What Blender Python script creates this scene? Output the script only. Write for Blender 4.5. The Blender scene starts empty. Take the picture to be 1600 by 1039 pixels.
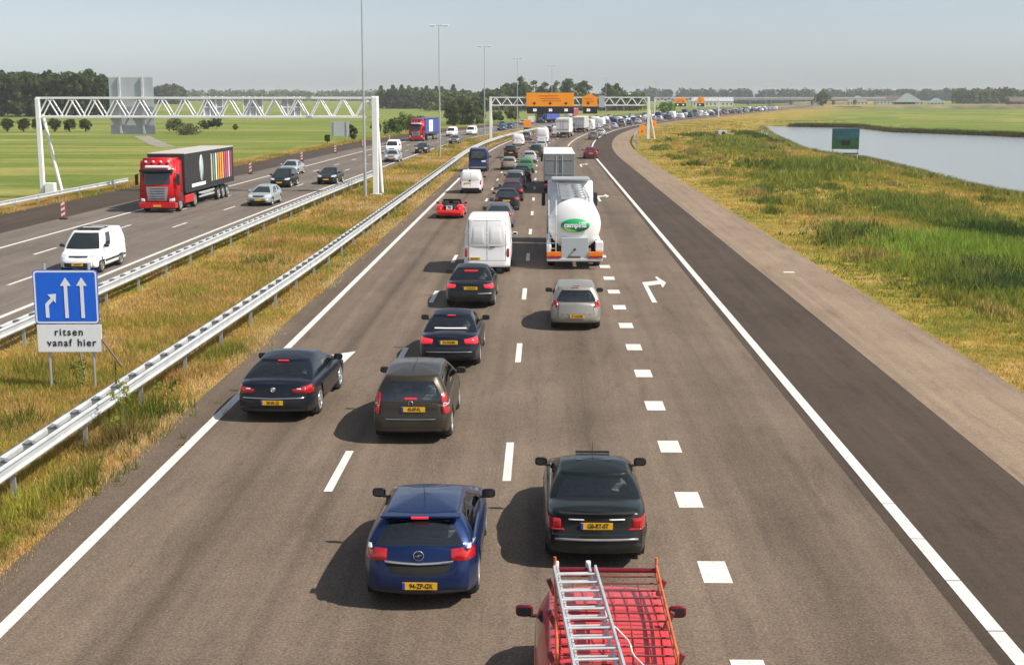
import bpy, bmesh, math, random
import numpy as np
from mathutils import Vector, Matrix
from mathutils.bvhtree import BVHTree
R = math.radians
rnd = random.Random(7)
SC = bpy.context.scene
COL = SC.collection
# ------------------------------------------------------------------ camera
EYE = 7.6            # eye height above the road (standing on an overpass)
FPX = 2068.0         # focal length in pixels of a 1600 px wide picture
TH = math.atan(369.5 / FPX)
YAW = math.atan(49.0 / FPX * math.cos(TH))
cam_d = bpy.data.cameras.new("camera"); cam_d.sensor_width = 36.0
cam_d.lens = 36.0 * FPX / 1600.0
cam_d.clip_start = 0.5; cam_d.clip_end = 60000
cam = bpy.data.objects.new("camera", cam_d); COL.objects.link(cam)
cam.location = (0, 0, EYE); cam.rotation_euler = (R(90) - TH, 0, YAW)
SC.camera = cam
# ------------------------------------------------------------------ sun and sky
SUN_VEC = Vector((0.86, -0.27, 1.0)).normalized()
SUN_EL = math.asin(SUN_VEC.z); SUN_AZ = math.atan2(SUN_VEC.x, SUN_VEC.y)
W = bpy.data.worlds.new("World"); SC.world = W; W.use_nodes = True
nt = W.node_tree; nt.nodes.clear()
sky = nt.nodes.new("ShaderNodeTexSky"); sky.sky_type = 'NISHITA'; sky.sun_disc = False
sky.sun_elevation = SUN_EL; sky.sun_rotation = SUN_AZ
sky.altitude = 0; sky.air_density = 1.0; sky.dust_density = 0.7; sky.ozone_density = 2.0
hs = nt.nodes.new("ShaderNodeHueSaturation"); hs.inputs['Saturation'].default_value = 0.36
bg = nt.nodes.new("ShaderNodeBackground"); bg.inputs['Strength'].default_value = 0.091
wo = nt.nodes.new("ShaderNodeOutputWorld")
tint = nt.nodes.new("ShaderNodeMix"); tint.data_type = 'RGBA'; tint.blend_type = 'MULTIPLY'; tint.inputs[0].default_value = 1.0; tint.inputs[7].default_value = (0.93, 1.0, 1.09, 1)
nt.links.new(sky.outputs[0], hs.inputs['Color']); nt.links.new(hs.outputs[0], tint.inputs[6]); 
tc = nt.nodes.new('ShaderNodeTexCoord'); mpw = nt.nodes.new('ShaderNodeMapping'); mpw.inputs['Scale'].default_value = (1.5, 1.5, 9); nzw = nt.nodes.new('ShaderNodeTexNoise'); nzw.inputs['Scale'].default_value = 1.6; nzw.inputs['Detail'].default_value = 5
rw = nt.nodes.new('ShaderNodeMapRange'); rw.inputs[1].default_value = .3; rw.inputs[2].default_value = .7; rw.inputs[3].default_value = .96; rw.inputs[4].default_value = 1.05
ml = nt.nodes.new('ShaderNodeVectorMath'); ml.operation = 'SCALE'
nt.links.new(tc.outputs['Generated'], mpw.inputs[0]); nt.links.new(mpw.outputs[0], nzw.inputs['Vector']); nt.links.new(nzw.outputs['Fac'], rw.inputs[0]); nt.links.new(tint.outputs[2], ml.inputs[0]); nt.links.new(rw.outputs[0], ml.inputs['Scale'])
nt.links.new(ml.outputs[0], bg.inputs['Color'])
nt.links.new(bg.outputs[0], wo.inputs['Surface'])
sun_d = bpy.data.lights.new("sun", 'SUN'); sun_d.energy = 4.8; sun_d.angle = R(0.55); sun_d.color = (1.0, 0.94, 0.84)
sun = bpy.data.objects.new("sun", sun_d); COL.objects.link(sun)
sun.rotation_euler = SUN_VEC.to_track_quat('Z', 'Y').to_euler()
SC.view_settings.view_transform = 'Standard'; SC.view_settings.look = 'None'
SC.view_settings.gamma = 1.0; SC.view_settings.exposure = 0.38
# ------------------------------------------------------------------ helpers
def at(px, py, z=0.0):
    """the point of height z that shows at photograph pixel (px, py)"""
    dx = (px - 800.0) / FPX; dy = (519.5 - py) / FPX
    fwd = math.cos(TH) + dy * math.sin(TH); up = dy * math.cos(TH) - math.sin(TH)
    t = (z - EYE) / up
    X, Y = dx * t, fwd * t
    c, s = math.cos(YAW), math.sin(YAW)
    return (X * c - Y * s, X * s + Y * c)
def sstep(a, b, x):
    t = min(1.0, max(0.0, (x - a) / (b - a))); return t * t * (3 - 2 * t)
def off_r(y):
    if y < 160: return 0.0
    if y < 450: return 0.28 * (y - 160) ** 2 / 580.0
    return 0.28 * 290 / 2 + 0.28 * (y - 450)
def off_l(y):
    return off_r(y) + 2.3 * sstep(60, 200, y)
def head_at(y):
    return -math.atan(0.28 * min(1.0, max(0.0, (y - 160) / 290.0)))
def tag(o, label=None, cat=None, group=None, kind=None):
    if label: o['label'] = label
    if cat: o['category'] = cat
    if group: o['group'] = group
    if kind: o['kind'] = kind
    return o
def thing(name, label, cat, loc=(0, 0, 0), rz=0.0, group=None):
    o = bpy.data.objects.new(name, None); o.empty_display_size = 0.3
    COL.objects.link(o); o.location = loc; o.rotation_euler = (0, 0, rz)
    return tag(o, label, cat, group)
KIDS = {}
def link(o, parent=None):
    COL.objects.link(o)
    if parent is not None:
        o.parent = parent; KIDS.setdefault(parent.name, []).append(o)
    return o
def copy_thing(src, name, label, loc, rz, group=None, mats=None):
    """copies a thing with its parts and sub-parts; mats = {old material: new material}"""
    def cp(o, par):
        c = o.copy(); COL.objects.link(c)
        if par is not None:
            c.parent = par; KIDS.setdefault(par.name, []).append(c)
        if mats and c.type == 'MESH':
            for i, m in enumerate(o.data.materials):
                if m in mats:
                    c.material_slots[i].link = 'OBJECT'; c.material_slots[i].material = mats[m]
        for k in KIDS.get(o.name, []): cp(k, c)
        return c
    r = cp(src, None); r.name = name
    r.location = loc; r.rotation_euler = (0, 0, rz); r['label'] = label
    if group: r['group'] = group
    return r
class MB:
    def __init__(s): s.v = []; s.f = []; s.m = []; s.sm = []
    def add(s, vs, fs, mat=0, smooth=False):
        b = len(s.v); s.v.extend([tuple(p) for p in vs])
        for f in fs:
            s.f.append(tuple(b + i for i in f)); s.m.append(mat); s.sm.append(smooth)
        return s
    def box(s, c, d, mat=0, rot=None, taper=None):
        hx, hy, hz = d[0] / 2, d[1] / 2, d[2] / 2
        vs = []
        for sz in (-1, 1):
            k = 1.0 if (taper is None or sz < 0) else taper
            for sx, sy in ((-1, -1), (1, -1), (1, 1), (-1, 1)):
                p = Vector((sx * hx * k, sy * hy * k, sz * hz))
                if rot is not None: p = rot @ p
                vs.append((p.x + c[0], p.y + c[1], p.z + c[2]))
        return s.add(vs, [(3, 2, 1, 0), (4, 5, 6, 7), (0, 1, 5, 4), (1, 2, 6, 5), (2, 3, 7, 6), (3, 0, 4, 7)], mat)
    def bbox(s, x0, x1, y0, y1, z0, z1, mat=0, b=0.03):
        """a box with bevelled edges"""
        xs = (x0, x0 + b, x1 - b, x1); ys = (y0, y0 + b, y1 - b, y1); zs = (z0, z0 + b, z1 - b, z1)
        bm = bmesh.new()
        bmesh.ops.create_cube(bm, size=1.0)
        for v in bm.verts:
            v.co = ((x0 + x1) / 2 + v.co.x * (x1 - x0), (y0 + y1) / 2 + v.co.y * (y1 - y0), (z0 + z1) / 2 + v.co.z * (z1 - z0))
        bmesh.ops.bevel(bm, geom=bm.edges[:], offset=b, segments=2, affect='EDGES', profile=0.5)
        bm.verts.ensure_lookup_table()
        vs = [v.co[:] for v in bm.verts]; fs = [[v.index for v in f.verts] for f in bm.faces]
        bm.free(); return s.add(vs, fs, mat, False)
    def tube(s, p0, p1, r, n=8, mat=0, r1=None, caps=True):
        p0 = Vector(p0); p1 = Vector(p1); d = (p1 - p0)
        if d.length < 1e-6: return s
        q = d.to_track_quat('Z', 'Y'); r1 = r if r1 is None else r1
        vs = []
        for P, rr in ((p0, r), (p1, r1)):
            for i in range(n):
                a = 2 * math.pi * i / n
                vs.append(P + q @ Vector((rr * math.cos(a), rr * math.sin(a), 0)))
        fs = [(i, (i + 1) % n, n + (i + 1) % n, n + i) for i in range(n)]
        s.add(vs, fs, mat, n > 5)
        if caps:
            s.add(vs[:n], [tuple(reversed(range(n)))], mat); s.add(vs[n:], [tuple(range(n))], mat)
        return s
    def path(s, pts, r, n=6, mat=0):
        for a, b in zip(pts[:-1], pts[1:]): s.tube(a, b, r, n, mat)
        return s
    def lathe(s, prof, axis='z', c=(0, 0, 0), n=24, mat=0, smooth=True):
        """prof = [(radius, height)]"""
        vs = []
        for r, h in prof:
            for i in range(n):
                a = 2 * math.pi * i / n; u, w = r * math.cos(a), r * math.sin(a)
                p = {'z': (u, w, h), 'x': (h, u, w), 'y': (w, h, u)}[axis]
                vs.append((p[0] + c[0], p[1] + c[1], p[2] + c[2]))
        fs = []
        for j in range(len(prof) - 1):
            for i in range(n):
                k = (i + 1) % n
                fs.append((j * n + i, j * n + k, (j + 1) * n + k, (j + 1) * n + i))
        return s.add(vs, fs, mat, smooth)
    def grid(s, P, mat=0, smooth=True, flip=False):
        nu = len(P); nv = len(P[0]); vs = [p for r in P for p in r]; fs = []
        for i in range(nu - 1):
            for j in range(nv - 1):
                a, b, c, d = i * nv + j, i * nv + j + 1, (i + 1) * nv + j + 1, (i + 1) * nv + j
                fs.append((d, c, b, a) if flip else (a, b, c, d))
        return s.add(vs, fs, mat, smooth)
    def prism(s, poly, z0, z1, mat=0, axis='z'):
        """poly: 2D outline extruded along axis"""
        n = len(poly)
        def p3(u, v, w): return {'z': (u, v, w), 'y': (u, w, v), 'x': (w, u, v)}[axis]
        vs = [p3(u, v, z0) for u, v in poly] + [p3(u, v, z1) for u, v in poly]
        fs = [tuple(reversed(range(n))), tuple(range(n, 2 * n))] + [(i, (i + 1) % n, n + (i + 1) % n, n + i) for i in range(n)]
        return s.add(vs, fs, mat)
    def build(s, name, mats, parent=None, label=None, smooth_angle=None):
        me = bpy.data.meshes.new(name); me.from_pydata(s.v, [], s.f)
        for m in (mats if isinstance(mats, (list, tuple)) else [mats]): me.materials.append(m)
        if s.f:
            me.polygons.foreach_set('material_index', s.m); me.polygons.foreach_set('use_smooth', s.sm)
        me.update()
        o = bpy.data.objects.new(name, me); link(o, parent)
        if label: o['label'] = label
        return o
def np_mesh(name, V, F, mat, parent=None, attrs=None, smooth=False, uv=None):
    """quick mesh from numpy arrays (F: quads or triangles of one size)"""
    me = bpy.data.meshes.new(name); nv = len(V); nf, k = F.shape
    me.vertices.add(nv); me.vertices.foreach_set('co', V.astype(np.float32).ravel())
    me.loops.add(nf * k); me.loops.foreach_set('vertex_index', F.astype(np.int32).ravel())
    me.polygons.add(nf); me.polygons.foreach_set('loop_start', np.arange(0, nf * k, k, dtype=np.int32))
    try: me.polygons.foreach_set('loop_total', np.full(nf, k, dtype=np.int32))
    except Exception: pass
    me.update(calc_edges=True)
    if smooth: me.polygons.foreach_set('use_smooth', np.ones(nf, dtype=bool))
    for an, arr in (attrs or {}).items():
        a = me.color_attributes.new(an, 'FLOAT_COLOR', 'POINT')
        c = np.ones((nv, 4), np.float32); c[:, :3] = arr; a.data.foreach_set('color', c.ravel())
    if uv is not None:
        l = me.uv_layers.new(name='UVMap'); l.data.foreach_set('uv', uv[F.ravel()].astype(np.float32).ravel())
    for m in (mat if isinstance(mat, (list, tuple)) else [mat]): me.materials.append(m)
    o = bpy.data.objects.new(name, me); link(o, parent)
    return o
def text_mesh(name, txt, size, mat, parent, loc, rot, extrude=0.004, spacing=1.0, line=1.0, align='CENTER', sx=1.0, bold=0.0):
    cu = bpy.data.curves.new(name, 'FONT'); cu.body = txt; cu.size = size; cu.extrude = extrude
    cu.align_x = align; cu.align_y = 'CENTER'; cu.space_character = spacing; cu.space_line = line; cu.offset = bold
    tmp = bpy.data.objects.new(name, cu); COL.objects.link(tmp)
    dg = bpy.context.evaluated_depsgraph_get()
    me = bpy.data.meshes.new_from_object(tmp.evaluated_get(dg)); bpy.data.objects.remove(tmp); bpy.data.curves.remove(cu)
    me.materials.clear(); me.materials.append(mat); me.name = name
    o = bpy.data.objects.new(name, me); link(o, parent); o.location = loc; o.rotation_euler = rot; o.scale = (sx, 1, 1)
    return o
# ------------------------------------------------------------------ materials
def nodes_of(name):
    m = bpy.data.materials.new(name); m.use_nodes = True; n = m.node_tree
    return m, n, n.nodes['Principled BSDF']
def noise(n, scale, detail=3, rough=0.6, vec=None, dist=0.0):
    t = n.nodes.new('ShaderNodeTexNoise'); t.inputs['Scale'].default_value = scale
    t.inputs['Detail'].default_value = detail; t.inputs['Roughness'].default_value = rough; t.inputs['Distortion'].default_value = dist
    if vec is not None: n.links.new(vec, t.inputs['Vector'])
    return t.outputs['Fac']
def ramp(n, fac, stops, interp='LINEAR'):
    r = n.nodes.new('ShaderNodeValToRGB'); r.color_ramp.interpolation = interp; e = r.color_ramp.elements
    while len(e) > 1: e.remove(e[-1])
    e[0].position = stops[0][0]; e[0].color = (*stops[0][1], 1)
    for p, c in stops[1:]:
        x = e.new(p); x.color = (*c, 1)
    n.links.new(fac, r.inputs[0]); return r.outputs[0]
def mixc(n, fac, a, b, mode='MIX'):
    m = n.nodes.new('ShaderNodeMix'); m.data_type = 'RGBA'; m.blend_type = mode
    for sock, val in ((m.inputs[0], fac), (m.inputs[6], a), (m.inputs[7], b)):
        if isinstance(val, (int, float)): sock.default_value = val
        elif isinstance(val, tuple): sock.default_value = (*val, 1) if len(val) == 3 else val
        else: n.links.new(val, sock)
    return m.outputs[2]
def objco(n): return n.nodes.new('ShaderNodeTexCoord').outputs['Object']
def geopos(n): return n.nodes.new('ShaderNodeNewGeometry').outputs['Position']
def bump(n, p, h, strength=0.3, dist=0.02):
    b = n.nodes.new('ShaderNodeBump'); b.inputs['Strength'].default_value = strength; b.inputs['Distance'].default_value = dist
    n.links.new(h, b.inputs['Height']); n.links.new(b.outputs[0], p.inputs['Normal'])
def mat(name, col, rough=0.5, metal=0.0, var=0.12, scale=3.0, coat=0.0, spec=None, bmp=0.0, ior=None, alpha=None, emis=0.0):
    m, n, p = nodes_of(name)
    if var > 0:
        f = noise(n, scale, 4, 0.6, objco(n))
        lo = tuple(c * (1 - var) for c in col); hi = tuple(min(1, c * (1 + var)) for c in col)
        n.links.new(ramp(n, f, [(0.3, lo), (0.7, hi)]), p.inputs['Base Color'])
    else: p.inputs['Base Color'].default_value = (*col, 1)
    p.inputs['Roughness'].default_value = rough; p.inputs['Metallic'].default_value = metal
    p.inputs['Coat Weight'].default_value = coat; p.inputs['Coat Roughness'].default_value = 0.06
    if spec is not None: p.inputs['Specular IOR Level'].default_value = spec
    if ior: p.inputs['IOR'].default_value = ior
    if emis > 0:
        p.inputs['Emission Color'].default_value = (*col, 1); p.inputs['Emission Strength'].default_value = emis
    if bmp > 0: bump(n, p, noise(n, scale * 4, 3, 0.6, objco(n)), bmp, 0.01)
    return m
def paint(name, col, metal=0.0, rough=0.34):
    """car paint with a clear coat and a film of road dust low on the body"""
    m, n, p = nodes_of(name)
    co = objco(n); sp = n.nodes.new('ShaderNodeSeparateXYZ'); n.links.new(co, sp.inputs[0])
    f = noise(n, 6.0, 4, 0.7, co)
    mr = n.nodes.new('ShaderNodeMapRange'); mr.inputs[1].default_value = 0.25; mr.inputs[2].default_value = 0.85
    mr.inputs[3].default_value = 0.13; mr.inputs[4].default_value = 0.0; n.links.new(sp.outputs[2], mr.inputs[0])
    mm = n.nodes.new('ShaderNodeMath'); mm.operation = 'MULTIPLY'; n.links.new(f, mm.inputs[0]); n.links.new(mr.outputs[0], mm.inputs[1])
    n.links.new(mixc(n, mm.outputs[0], col, (0.19, 0.165, 0.14)), p.inputs['Base Color'])
    n.links.new(ramp(n, f, [(0.3, (rough - .06,) * 3), (0.75, (rough + 0.08,) * 3)]), p.inputs['Roughness'])
    p.inputs['Specular IOR Level'].default_value = 0.2; p.inputs['Metallic'].default_value = metal; p.inputs['Coat Weight'].default_value = 0.42; p.inputs['Coat Roughness'].default_value = 0.06
    return m
M = {}
M['glass'] = mat('window_glass', (0.018, 0.024, 0.024), 0.06, var=0.3, scale=1.5, spec=0.8, ior=1.55)
M['glass_pale'] = mat('window_glass_pale', (0.085, 0.105, 0.095), 0.08, var=0.45, scale=2.2, spec=0.8)
def thin_glass():
    m = bpy.data.materials.new('tinted_thin_glass'); m.use_nodes = True; n = m.node_tree; n.nodes.clear()
    o = n.nodes.new('ShaderNodeOutputMaterial'); t = n.nodes.new('ShaderNodeBsdfTransparent'); g = n.nodes.new('ShaderNodeBsdfGlossy'); f = n.nodes.new('ShaderNodeFresnel'); x = n.nodes.new('ShaderNodeMixShader')
    t.inputs[0].default_value = (.74, .82, .77, 1); g.inputs['Roughness'].default_value = .03; f.inputs[0].default_value = 2.2
    n.links.new(f.outputs[0], x.inputs[0]); n.links.new(t.outputs[0], x.inputs[1]); n.links.new(g.outputs[0], x.inputs[2]); n.links.new(x.outputs[0], o.inputs['Surface'])
    return m
M['thin'] = thin_glass()
M['seatcloth'] = mat('seat_cloth', (.20, .205, .20), .9, var=.4, scale=5)
M['trimgrey'] = mat('interior_trim', (.16, .165, .155), .8, var=.2)
M['rubber'] = mat('tyre_rubber', (0.022, 0.021, 0.020), 0.85, var=0.3, scale=9, bmp=0.2)
M['dark'] = mat('dark_plastic', (0.028, 0.028, 0.028), 0.55, var=0.2, scale=6)
M['under'] = mat('underbody_black', (0.012, 0.012, 0.012), 0.9, var=0.2)
M['alloy'] = mat('alloy_rim', (0.55, 0.56, 0.57), 0.3, 0.7, var=0.1)
M['hub'] = mat('dull_hubcap', (0.30, 0.30, 0.30), 0.45, 0.5, var=0.15)
M['chrome'] = mat('chrome_trim', (0.75, 0.76, 0.77), 0.15, 0.95, var=0.05)
M['plate'] = mat('plate_yellow', (0.80, 0.45, 0.02), 0.4, var=0.08)
M['plateblue'] = mat('plate_blue_band', (0.02, 0.05, 0.40), 0.4, var=0.05)
M['ink'] = mat('black_ink', (0.015, 0.015, 0.018), 0.5, var=0.0)
M['lampred'] = mat('red_lamp_lens', (0.42, 0.008, 0.012), 0.12, var=0.3, scale=14, coat=0.8)
M['lampbrake'] = mat('lit_brake_lamp', (0.85, 0.03, 0.05), 0.2, var=0.1, scale=14, emis=0.35)
M['lampclear'] = mat('clear_lamp_lens', (0.62, 0.64, 0.66), 0.10, 0.2, var=0.2, scale=14, coat=0.8)
M['lampamber'] = mat('amber_lamp_lens', (0.85, 0.20, 0.01), 0.25, var=0.1, coat=0.5)
M['galv'] = mat('galvanised_steel', (0.48, 0.50, 0.51), 0.42, 0.55, var=0.14, scale=0.8)
M['rail'] = mat('guard_rail_steel', (0.53, 0.55, 0.56), 0.5, 0.25, var=0.14, scale=1.4)
M['white'] = mat('white_painted_steel', (0.80, 0.81, 0.80), 0.5, var=0.06, scale=1.0)
M['greypanel'] = mat('bare_aluminium_sheet', (0.46, 0.50, 0.52), 0.5, 0.3, var=0.06, scale=0.6)
M['signblue'] = mat('sign_blue', (0.008, 0.13, 0.72), 0.4, var=0.04)
M['signwhite'] = mat('sign_white', (0.78, 0.80, 0.82), 0.45, var=0.04)
M['orange'] = mat('works_orange', (1.0, 0.33, 0.005), 0.5, var=0.05, scale=1)
M['red'] = mat('warning_red', (0.60, 0.05, 0.03), 0.5, var=0.1)
M['concrete'] = mat('pale_concrete', (0.36, 0.36, 0.345), 0.85, var=0.15, scale=1.0, bmp=0.2)
# ------------------------------------------------------------------ asphalt and ground materials
def asphalt(name, lo, hi, bands=None, u0=0.0, u1=1.0, speck=0.5):
    m, n, p = nodes_of(name)
    pos = geopos(n)
    big = noise(n, 0.14, 4, 0.65, pos)
    col = ramp(n, big, [(0.3, lo), (0.72, hi)])
    # long streaks along the driving direction
    uvn = n.nodes.new('ShaderNodeUVMap'); mp = n.nodes.new('ShaderNodeMapping'); mp.inputs['Scale'].default_value = (2.2, 0.03, 1)
    n.links.new(uvn.outputs[0], mp.inputs['Vector'])
    st = noise(n, 1.0, 4, 0.6, mp.outputs[0])
    col = mixc(n, 0.75, col, ramp(n, st, [(0.28, (0.72, 0.72, 0.73)), (0.7, (1.12, 1.11, 1.10))]), 'MULTIPLY')
    if bands:
        sp = n.nodes.new('ShaderNodeSeparateXYZ'); wob = noise(n, 0.05, 2, 0.5, pos)
        n.links.new(uvn.outputs[0], sp.inputs[0])
        a = n.nodes.new('ShaderNodeMath'); a.operation = 'MULTIPLY_ADD'; a.inputs[1].default_value = 0.5; n.links.new(wob, a.inputs[0]); n.links.new(sp.outputs[0], a.inputs[2])
        mr = n.nodes.new('ShaderNodeMapRange'); mr.inputs[1].default_value = u0 + 0.25; mr.inputs[2].default_value = u1 + 0.25; n.links.new(a.outputs[0], mr.inputs[0])
        stops = [((u - u0) / (u1 - u0), (g, g * 0.99, g * 0.97)) for u, g in bands]
        col = mixc(n, 0.9, col, ramp(n, mr.outputs[0], stops), 'MULTIPLY')
    mp2 = n.nodes.new('ShaderNodeMapping'); mp2.inputs['Scale'].default_value = (1.6, 0.25, 1); n.links.new(uvn.outputs[0], mp2.inputs['Vector'])
    col = mixc(n, 1.0, col, ramp(n, noise(n, 1.0, 5, 0.75, mp2.outputs[0], 0.5), [(0.30, (0.76,) * 3), (0.46, (1.0,) * 3), (0.72, (1.10,) * 3)]), 'MULTIPLY')
    sp1 = noise(n, 22.0, 3, 0.8, pos)
    sp2 = noise(n, 5.0, 3, 0.7, pos)
    col = mixc(n, 1.0, col, ramp(n, sp1, [(0.30, (1 - speck,) * 3), (0.52, (1.0,) * 3), (0.72, (1 + speck * 1.3,) * 3)]), 'MULTIPLY')
    col = mixc(n, 1.0, col, ramp(n, sp2, [(0.3, (0.90,) * 3), (0.7, (1.10,) * 3)]), 'MULTIPLY')
    n.links.new(col, p.inputs['Base Color']); p.inputs['Roughness'].default_value = 0.82; p.inputs['Specular IOR Level'].default_value = 0.16
    bump(n, p, noise(n, 40, 2, 0.7, pos), 0.35, 0.006)
    return m
B_R = [(-9, 0.80), (-8.0, 0.78), (-7.7, 0.98), (-6.7, 1.02), (-6.15, 0.92), (-5.9, 0.62), (-5.6, 0.96), (-4.4, 1.05), (-4.15, 0.74), (-3.8, 1.06), (-3.1, 0.97), (-2.4, 0.80), (-1.5, 1.02),
       (-0.4, 1.06), (0.5, 0.98), (1.1, 0.74), (1.7, 0.97), (2.6, 1.10), (3.3, 1.06), (4.0, 0.92), (4.6, 0.80), (5.3, 1.0), (6.2, 1.0)]
M['asph'] = asphalt('worn_brown_grey_asphalt', (0.136, 0.103, 0.077), (0.192, 0.147, 0.111), B_R, -9, 6.2)
M['asph_l'] = asphalt('worn_grey_asphalt', (0.150, 0.125, 0.104), (0.195, 0.164, 0.138), [(-31, 0.9), (-27.8, 1.0), (-26, 0.86), (-24.8, 1.02), (-23.2, 0.90), (-21.8, 1.05), (-20.3, 0.92), (-19, 1.0)], -31, -19)
M['asph_dark'] = asphalt('fresh_dark_asphalt', (0.064, 0.047, 0.035), (0.083, 0.061, 0.046), speck=0.25)
M['gravel'] = asphalt('pale_hard_shoulder', (0.238, 0.175, 0.122), (0.298, 0.222, 0.156), speck=0.3)
def paintline(name):
    m, n, p = nodes_of(name); pos = geopos(n)
    f = noise(n, 9, 5, 0.8, pos); g = noise(n, 0.9, 3, 0.6, pos)
    c = ramp(n, f, [(0.33, (0.40, 0.37, 0.33)), (0.46, (0.68, 0.66, 0.61))])
    c = mixc(n, 1.0, c, ramp(n, g, [(0.3, (0.88,) * 3), (0.7, (1.05,) * 3)]), 'MULTIPLY')
    n.links.new(c, p.inputs['Base Color']); p.inputs['Roughness'].default_value = 0.6
    return m
M['line'] = paintline('road_marking_white')
def ysteps(a, b):
    ys = [a]
    while ys[-1] < b: ys.append(min(b, ys[-1] + (4 if ys[-1] < 100 else 6 if ys[-1] < 500 else 20)))
    return ys
def strip(name, xa, xb, z, m, off, y0=-60, y1=1700, kind='structure', seg=None, wob=0.0):
    """a ribbon of road surface between lateral positions xa < xb"""
    V = []; UV = []; F = []
    for (a, b) in (seg or [(y0, y1)]):
        ys = ysteps(a, b) if b - a > 5 else [a, b]
        base = len(V)
        for y in ys:
            h = head_at(y); o = off(y)
            for x in (xa, xb):
                w = wob * (math.sin(y * 1.7 + x) + math.sin(y * 0.61)) if wob else 0
                V.append((o + x * math.cos(h) + w, y + x * math.sin(h) * 1.0, z)); UV.append((x, y))
        for i in range(len(ys) - 1):
            k = base + 2 * i; F.append((k, k + 1, k + 3, k + 2))
    o = np_mesh(name, np.array(V), np.array(F), m, uv=np.array(UV))
    if kind: o['kind'] = kind
    return o
strip('carriageway', -8.72, 6.21, 0.0, M['asph'], off_r)
strip('carriageway', -30.5, -18.15, 0.0, M['asph_l'], off_l)
strip('hard_shoulder', 6.21, 9.56, 0.0, M['asph_dark'], off_r)
strip('hard_shoulder', -35.5, -30.5, 0.0, M['asph_dark'], off_l)
strip('verge_pavement', 9.56, 12.55, -0.004, M['gravel'], off_r)
# markings, each about 4 mm above the asphalt
LZ = 0.005
strip('edge_line', -7.92, -7.70, LZ, M['line'], off_r, -40, 1500)
# right edge line in short laid lengths near the camera, continuous farther off
segs = [(-4 + 2.02 * k, -4 + 2.02 * k + 1.99) for k in range(14)]
strip('edge_line', 6.44, 6.68, LZ, M['line'], off_r, seg=segs + [(segs[-1][1] + 0.03, 1500)])
strip('edge_line', -19.02, -18.80, LZ, M['line'], off_l, -40, 1500)
strip('edge_line', -27.65, -27.43, LZ, M['line'], off_l, -40, 1500)
strip('lane_dashes', -4.26, -4.09, LZ, M['line'], off_r, seg=[(24.8 + 12 * k, 27.8 + 12 * k) for k in range(-3, 50)])
strip('lane_dashes', -0.79, -0.62, LZ, M['line'], off_r, seg=[(25.6 + 12 * k, 28.6 + 12 * k) for k in range(-3, 50)])
strip('block_marking', 2.58, 3.04, LZ, M['line'], off_r, seg=[(23.93 + 3.9 * k, 24.93 + 3.9 * k) for k in range(-7, 46)])
strip('edge_line', 2.72, 2.92, LZ, M['line'], off_r, 205, 420)
strip('lane_dashes', -21.88, -21.72, LZ, M['line'], off_l, seg=[(53 + 12 * k, 56 + 12 * k) for k in range(-6, 40)])
strip('lane_dashes', -24.83, -24.67, LZ, M['line'], off_l, seg=[(63.5 + 12 * k, 66.5 + 12 * k) for k in range(-7, 40)])
# painted arrows
def flat(name, polys, m, z=LZ):
    V = []; F = []
    mb = MB()
    for P in polys: mb.add([(x, y, z) for x, y in P], [tuple(range(len(P)))])
    o = mb.build(name, m); o['kind'] = 'structure'; return o
ARW = [at(960 + a / 8.66, 400 + b / 8.66) for a, b in [(512, 632), (580, 632), (452, 405), (622, 382), (655, 432), (700, 362), (570, 278), (552, 290), (592, 335), (375, 358)]]
for dy_ in (0, 48, 96): flat('lane_arrow', [[(x, y + dy_) for x, y in ARW]], M['line'])
flat('lane_arrow', [[at(a, b) for a, b in [(470, 588), (478, 592), (516, 566), (527, 577), (556, 549), (500, 557), (508, 562)]]], M['line'])
flat('road_patch', [[(8.9 + 1.6, 57.6), (9.3 + 1.75, 57.6), (9.3 + 1.7, 58.0), (10.6, 58.0)]], M['line'], 0.002)
# ------------------------------------------------------------------ pond outline and terrain
WZ = -1.05
near_px = [(1900, 378), (1700, 334), (1600, 310), (1563, 304), (1522, 296), (1462, 278), (1401, 262), (1347, 249.5), (1300, 243), (1266, 240), (1244, 231), (1225, 221), (1200, 211), (1192, 203), (1194, 197.5)]
far_px = [(1240, 198.5), (1300, 199.5), (1345, 200.5), (1401, 207), (1482, 210), (1563, 213), (1600, 215), (1750, 219), (1950, 226)]
POND = [at(x, y, WZ) for x, y in near_px + far_px]
PA = np.array(POND)
def pond_sd(x, y):
    """signed distance (positive outside) of points to the pond outline"""
    x = np.asarray(x, float); y = np.asarray(y, float)
    d = np.full(x.shape, 1e9); ins = np.zeros(x.shape, bool); n = len(PA)
    for i in range(n):
        ax, ay = PA[i]; bx, by = PA[(i + 1) % n]
        ex, ey = bx - ax, by - ay
        t = np.clip(((x - ax) * ex + (y - ay) * ey) / (ex * ex + ey * ey), 0, 1)
        d = np.minimum(d, np.hypot(x - ax - t * ex, y - ay - t * ey))
        c = ((ay > y) != (by > y)) & (x < (bx - ax) * (y - ay) / (by - ay + 1e-12) + ax); ins ^= c
    return np.where(ins, -d, d)
def ss(a, b, x):
    t = np.clip((x - a) / (b - a), 0, 1); return t * t * (3 - 2 * t)
def offr_np(y):
    return np.where(y < 160, 0, np.where(y < 450, 0.28 * (y - 160) ** 2 / 580, 0.28 * 145 + 0.28 * (y - 450)))
def offl_np(y): return offr_np(y) + 2.3 * ss(60, 200, y)
def wavy(x, y, s):
    return (np.sin(x * 1.3 / s + 1.7 * np.sin(y * .9 / s)) + np.sin(y * 1.1 / s + 2.1 * np.sin(x * .7 / s + 1.3)) + np.sin((x + y) * .83 / s + 1.9)) / 3
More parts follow.
